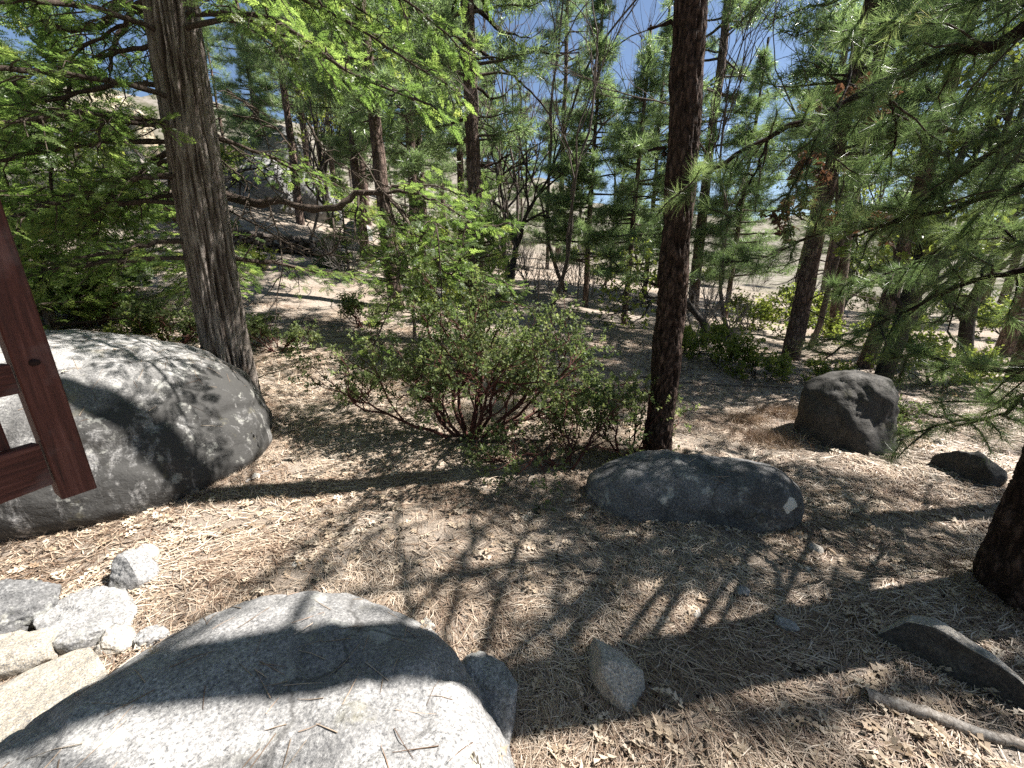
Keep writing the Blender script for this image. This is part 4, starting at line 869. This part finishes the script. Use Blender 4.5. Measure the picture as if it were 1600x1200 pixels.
log(385, 755, 440, 728, .012, 'pale curved stick near the right end of the big left boulder', GREY_TWIG)
log(1000, 590, 1240, 610, .02, 'thin dark branch on the ground beyond the centre trunk', TWIG)
log(1235, 1052, 1290, 1050, .012, 'short dark stick in the needles left of the long slab', TWIG)
log(820, 795, 832, 818, .006, 'small bleached forked twig in the clearing', GREY_TWIG)
for px, d, lb in ((905, 12.0, 'thin metal fence stake on the slope between the young conifers'), (842, 9.2, 'dark metal stake standing on the slope behind the manzanita')):
    q = P_at(px, d); V, F = tubes(np.array([[q-[0, 0, .2], q+[0, 0, .6], q+[.01, 0, 1.5]]]), np.full((1, 3), .016), 6); tag(link('fence_stake', mesh('fence_stake', V, F, STEEL)), lb, 'stake')

# ------------------------------------------------------------------ litter: needles, leaves, pebbles, cones
def ground_pts(n, ymax, xr=1.25, near=.3, power=1.0):
    d = near+(ymax-near)*rng.uniform(0, 1, n)**power; x = rng.uniform(-xr, xr, n)*(d+.9)*1.15; y = d+rng.normal(size=n)*.1; return x, y
n = 175000
x, y = ground_pts(n, 9.5, power=1.15); dn = fbm(np.stack([x*1.3, y*1.3, x*0], 1), 3); keep = rng.random(n) < np.clip(.62+dn*.9, .12, 1); x, y = x[keep], y[keep]; n = len(x)
flow = fbm(np.stack([x*.5, y*.5, x*0+4], 1), 2)*3; a = np.where(rng.random(n) < .45, flow+rng.normal(size=n)*.5-.5, rng.uniform(0, 2*PI, n))
L = rng.uniform(.06, .19, n); bw = rng.normal(size=n)*.012
hx, hy = np.cos(a), np.sin(a); px_, py_ = -hy, hx; w2 = (.0011+.00045*np.hypot(x, y))
def gz(x, y, lift): return H(x, y)+lift
l0 = rng.uniform(.001, .010, n); l1 = rng.uniform(.004, .022, n); l2 = rng.uniform(.001, .018, n)
A0 = np.stack([x-hx*L/2, y-hy*L/2], 1); A2 = np.stack([x+hx*L/2, y+hy*L/2], 1); A1 = np.stack([x+px_*bw, y+py_*bw], 1)
V = []
for A_, lf, ww in ((A0, l0, w2), (A1, l1, w2), (A2, l2, w2*.5)):
    z = gz(A_[:, 0], A_[:, 1], lf)
    for s_ in (-1, 1): V.append(np.stack([A_[:, 0]+s_*px_*ww, A_[:, 1]+s_*py_*ww, z+s_*ww*.3], 1))
V = np.stack(V, 1).reshape(-1, 3); b = np.arange(n)[:, None]*6
F = np.concatenate([b+[0, 1, 3, 2], b+[2, 3, 5, 4]]); tint = np.repeat(np.clip(rng.beta(1.6, 1.6, n)+.45*noise(np.stack([x, y, x*0], 1)*1.1)+.2*noise(np.stack([x, y, x*0], 1)*6), 0, 1), 6)
tag(link('pine_needle_litter', mesh('pine_needle_litter', V, F, LITTER, False, tint)), 'dry pine needles strewn over the forest floor', 'needle litter', None, 'stuff')
# lobed oak leaves
def leaf_mesh(seed, full=True):
    r = np.random.default_rng(seed); ang = np.linspace(0, 1, 8 if full else 5); out = []
    up_ = [(0, .0)]; 
    for i, t_ in enumerate(np.linspace(.12, .92, 7)):
        wv = (.30*math.sin(PI*min(1, t_*1.05))**.8)*(1.0 if i % 2 else .34)*r.uniform(.85, 1.2); up_.append((t_+(.07 if i % 2 else 0), wv))
    lo = [(a+r.normal()*.015, -b*r.uniform(.85, 1.15)) for a, b in up_[1:]]
    pts = up_+[(1, 0)]+lo[::-1]; V = [(a, b, .09*abs(b)/.3+.10*math.sin(a*3+seed)-.02*(a-.5)**2+r.normal()*.012) for a, b in pts]
    spine = [(t_, 0, -.01+.1*math.sin(t_*3+seed)) for t_ in (.25, .5, .75)]; n0 = len(V); V += spine; m_ = len(up_); F = []
    idx = list(range(n0)); sp = [0, n0, n0+1, n0+2, m_]
    topc = list(range(0, m_+1)); botc = [0]+list(range(n0-1, m_-1, -1))
    def strip(ch, flip):
        for i in range(len(ch)-1):
            a_, b_ = ch[i], ch[i+1]; xm = (V[a_][0]+V[b_][0])/2; s_ = n0+min(2, max(0, int(round(xm/.25))-1)); f_ = [s_, a_, b_]
            if len({*f_}) == 3: F.append(f_[::-1] if flip else f_)
        F.append([0, n0, n0]) if False else None
    strip(topc, False); strip(botc, True)
    return np.array(V)-[.5, 0, 0], np.array(F)
LV = [leaf_mesh(s_) for s_ in range(6)]; LM = [mesh('oak_leaf', v*[.115, .085, .115], f, FALLEN, False, np.full(len(v), .35+.1*i)) for i, (v, f) in enumerate(LV)]
x, y = ground_pts(9000, 8, power=1.1); cl = fbm(np.stack([x*.9+3, y*.9, x*0], 1), 2); keep = rng.random(len(x)) < np.clip(.25+cl*1.3+.25*(x > -.2)*(y < 2.4), .04, 1); x, y = x[keep], y[keep]
inb = ((x+.78)/1.1)**2+((y-.6)/1.15)**2 < 1; x, y = x[~inb], y[~inb]
z = H(x, y)+rng.uniform(.008, .03, len(x)); vis = (np.abs(x) < 1.3*(y*.96+.55)+.1); dd = np.hypot(x, np.hypot(y, 2-z)); order = np.argsort(np.where(vis, dd, 99)); near_ = order[:290]; rest = order[290:]
for i in near_:
    o = link('oak_leaf', LM[rng.integers(6)], ground); o.location = (x[i], y[i], z[i]); o.rotation_euler = (rng.normal()*.3, rng.normal()*.3, rng.uniform(0, 6.3)); o.scale = (rng.uniform(.7, 1.25),)*3
ax = nrm(np.stack([np.cos(x*99), np.sin(x*99), rng.normal(size=len(x))*.2], 1)); B = Acc()
foliage(B, LV, np.stack([x, y, z], 1)[rest], ax[rest], .10, .3, tbase=.5); tag(link('fallen_leaf_litter', B.mesh('fallen_leaf_litter', FALLEN)), 'pale fallen oak leaves scattered through the needles', 'leaf litter', None, 'stuff')
# pebbles
n = 9000; x, y = ground_pts(n, 6.5, power=1.2); T_ = []
for s_ in range(3):
    rr_ = np.random.default_rng(s_); v = np.array([[1, 0, 0], [-1, 0, 0], [0, 1, 0], [0, -1, 0], [0, 0, .8], [0, 0, -.6]], float)*rr_.uniform(.6, 1.1, (6, 1))+rr_.normal(size=(6, 3))*.15
    T_.append((v, np.array([[0, 2, 4], [2, 1, 4], [1, 3, 4], [3, 0, 4], [2, 0, 5], [1, 2, 5], [3, 1, 5], [0, 3, 5]])))
B = Acc(); foliage(B, T_, np.stack([x, y, H(x, y)+.002], 1), rng.normal(size=(n, 3))*[1, 1, .2], .007, 3); tag(link('gravel', B.mesh('gravel', GRANITE_PALE)), 'small pale gravel grains mixed with the needles', 'gravel', None, 'stuff')
# chips of bark and short sticks
n = 2600; x, y = ground_pts(n, 11, power=1.0); a = rng.uniform(0, 6.3, n); L = rng.uniform(.04, .22, n); hx, hy = np.cos(a)*L/2, np.sin(a)*L/2
P = np.stack([np.stack([x-hx, y-hy, H(x-hx, y-hy)+.006], 1), np.stack([x+hy*.1, y-hx*.1, H(x, y)+.010], 1), np.stack([x+hx, y+hy, H(x+hx, y+hy)+.010], 1)], 1)
V, F = tubes(P, np.broadcast_to([.0035, .003, .002], (n, 3))*rng.uniform(.7, 1.8, (n, 1)), 4); tag(link('stick_litter', mesh('stick_litter', V, F, TWIG, False, np.repeat(rng.random(n), 12))), 'short broken sticks scattered over the ground', 'stick litter', None, 'stuff')
# needles, twigs and leaves that dropped on the boulders, and litter banked against their feet
from mathutils.bvhtree import BVHTree
bpy.context.view_layer.update(); dg = bpy.context.evaluated_depsgraph_get()
def drop(o, n, box, T=None, size=.1, lift=.004):
    bt = BVHTree.FromPolygons([o.matrix_world @ v.co for v in o.data.vertices], [p.vertices[:] for p in o.data.polygons]); out = []
    for _ in range(n):
        x_, y_ = rng.uniform(box[0], box[1]), rng.uniform(box[2], box[3]); a = rng.uniform(0, 6.3); L = rng.uniform(.05, .16)/2; P = []
        for f_ in (-1, 0, 1):
            hit = bt.ray_cast(Vector((x_+f_*L*math.cos(a), y_+f_*L*math.sin(a), 5)), Vector((0, 0, -1)))
            if hit[0] is None or hit[1].z < .45: break
            P.append(np.array(hit[0])+[0, 0, lift])
        if len(P) == 3 and abs(P[0][2]-P[2][2]) < .09: out.append(P)
    return np.array(out)
bl = [o for o in C.objects if o.get('category') == 'boulder']
fg = next(o for o in bl if 'bottom foreground' in o['label']); lb_ = next(o for o in bl if o['label'].startswith('huge')); db = next(o for o in bl if o['label'].startswith('long low'))
A = Acc()
for o, n, box in ((fg, 170, (-1.8, .1, .1, 1.7)), (lb_, 420, (-6, -2.8, 2.3, 5)), (db, 90, (.9, 2.9, 2.5, 3.8))):
    P = drop(o, n, box)
    cl_ = rng.random(len(P)) < .9
    V, F = tubes(P, np.broadcast_to([.0016, .0015, .0008], P.shape[:2])*rng.uniform(.8, 1.5, (len(P), 1)), 3); A.add(V, F, np.repeat(rng.uniform(.1, .8, len(P)), 9))
tag(link('needles_on_rock', A.mesh('needles_on_rock', LITTER)), 'loose dry pine needles lying on top of the boulders', 'needle litter', None, 'stuff')
for o, n, box, in ((fg, 9, (-1.6, 0, .3, 1.5)), (lb_, 16, (-5.4, -3.2, 2.6, 4.6))):
    for P in drop(o, n, box, lift=.008):
        q = link('oak_leaf', LM[rng.integers(6)], ground); q.location = P[1]; q.rotation_euler = (rng.normal()*.3, rng.normal()*.3, rng.uniform(0, 6)); q.scale = (.7,)*3
# banked needles
A = Acc(); T_ = [t_tuft(s_, 7, .012) for s_ in range(4)]
for o, n in ((fg, 900), (lb_, 1300), (db, 700)):
    co = np.array([o.matrix_world @ v.co for v in o.data.vertices]); gz_ = H(co[:, 0], co[:, 1]); nr = co[np.abs(co[:, 2]-gz_) < .03]
    c0 = nr.mean(0); q = nr[rng.integers(0, len(nr), n)]; dr = nrm((q-c0)*[1, 1, 0]); q = q+dr*np.abs(rng.normal(size=(n, 1)))*.07+rng.normal(size=(n, 3))*[.02, .02, 0]; q[:, 2] = H(q[:, 0], q[:, 1])+rng.uniform(0, .025, n)
    tg = np.stack([-dr[:, 1], dr[:, 0], dr[:, 0]*0], 1)*np.where(rng.random((n, 1)) < .5, 1, -1); foliage(A, T_, q, tg+dr*rng.normal(size=(n, 1))*.5, .09, 3, tbase=.5, tvar=.3)
for cx_, cy_, rr_, n in ((MX, MY, .19, 420), (RX, RY, .26, 500), (CX, CY, .36, 600)):
    a = rng.uniform(0, 2*PI, n); q = np.stack([cx_+(rr_+np.abs(rng.normal(size=n))*.09)*np.cos(a), cy_+(rr_+np.abs(rng.normal(size=n))*.09)*np.sin(a), a*0], 1); q[:, 2] = H(q[:, 0], q[:, 1])+rng.uniform(0, .03, n)
    foliage(A, T_, q, np.stack([-np.sin(a), np.cos(a), a*0], 1)+rng.normal(size=(n, 3))*[.5, .5, .1], .10, 3, tbase=.45, tvar=.3)
tag(link('banked_needles', A.mesh('banked_needles', LITTER)), 'dry needles banked against the feet of boulders and trunks', 'needle litter', None, 'stuff')
# bark flakes and duff clods
n = 5200; x, y = ground_pts(n, 9, power=1.15); T_ = []
for s_ in range(4):
    r_ = np.random.default_rng(s_+9); a = np.sort(r_.uniform(0, 2*PI, 6)); v = [(math.cos(q)*r_.uniform(.6, 1), math.sin(q)*r_.uniform(.3, .6), r_.normal()*.12) for q in a]+[(0, 0, .25)]
    T_.append((np.array(v), np.array([[i, (i+1) % 6, 6] for i in range(6)])))
B = Acc(); foliage(B, T_, np.stack([x, y, H(x, y)+rng.uniform(.003, .014, n)], 1), nrm(rng.normal(size=(n, 3))*[1, 1, .15]), .016, .4, tbase=.3, tvar=.3); tag(link('bark_flake_litter', B.mesh('bark_flake_litter', PINE_BARK)), 'dark flakes of pine bark scattered in the needles', 'bark litter', None, 'stuff')
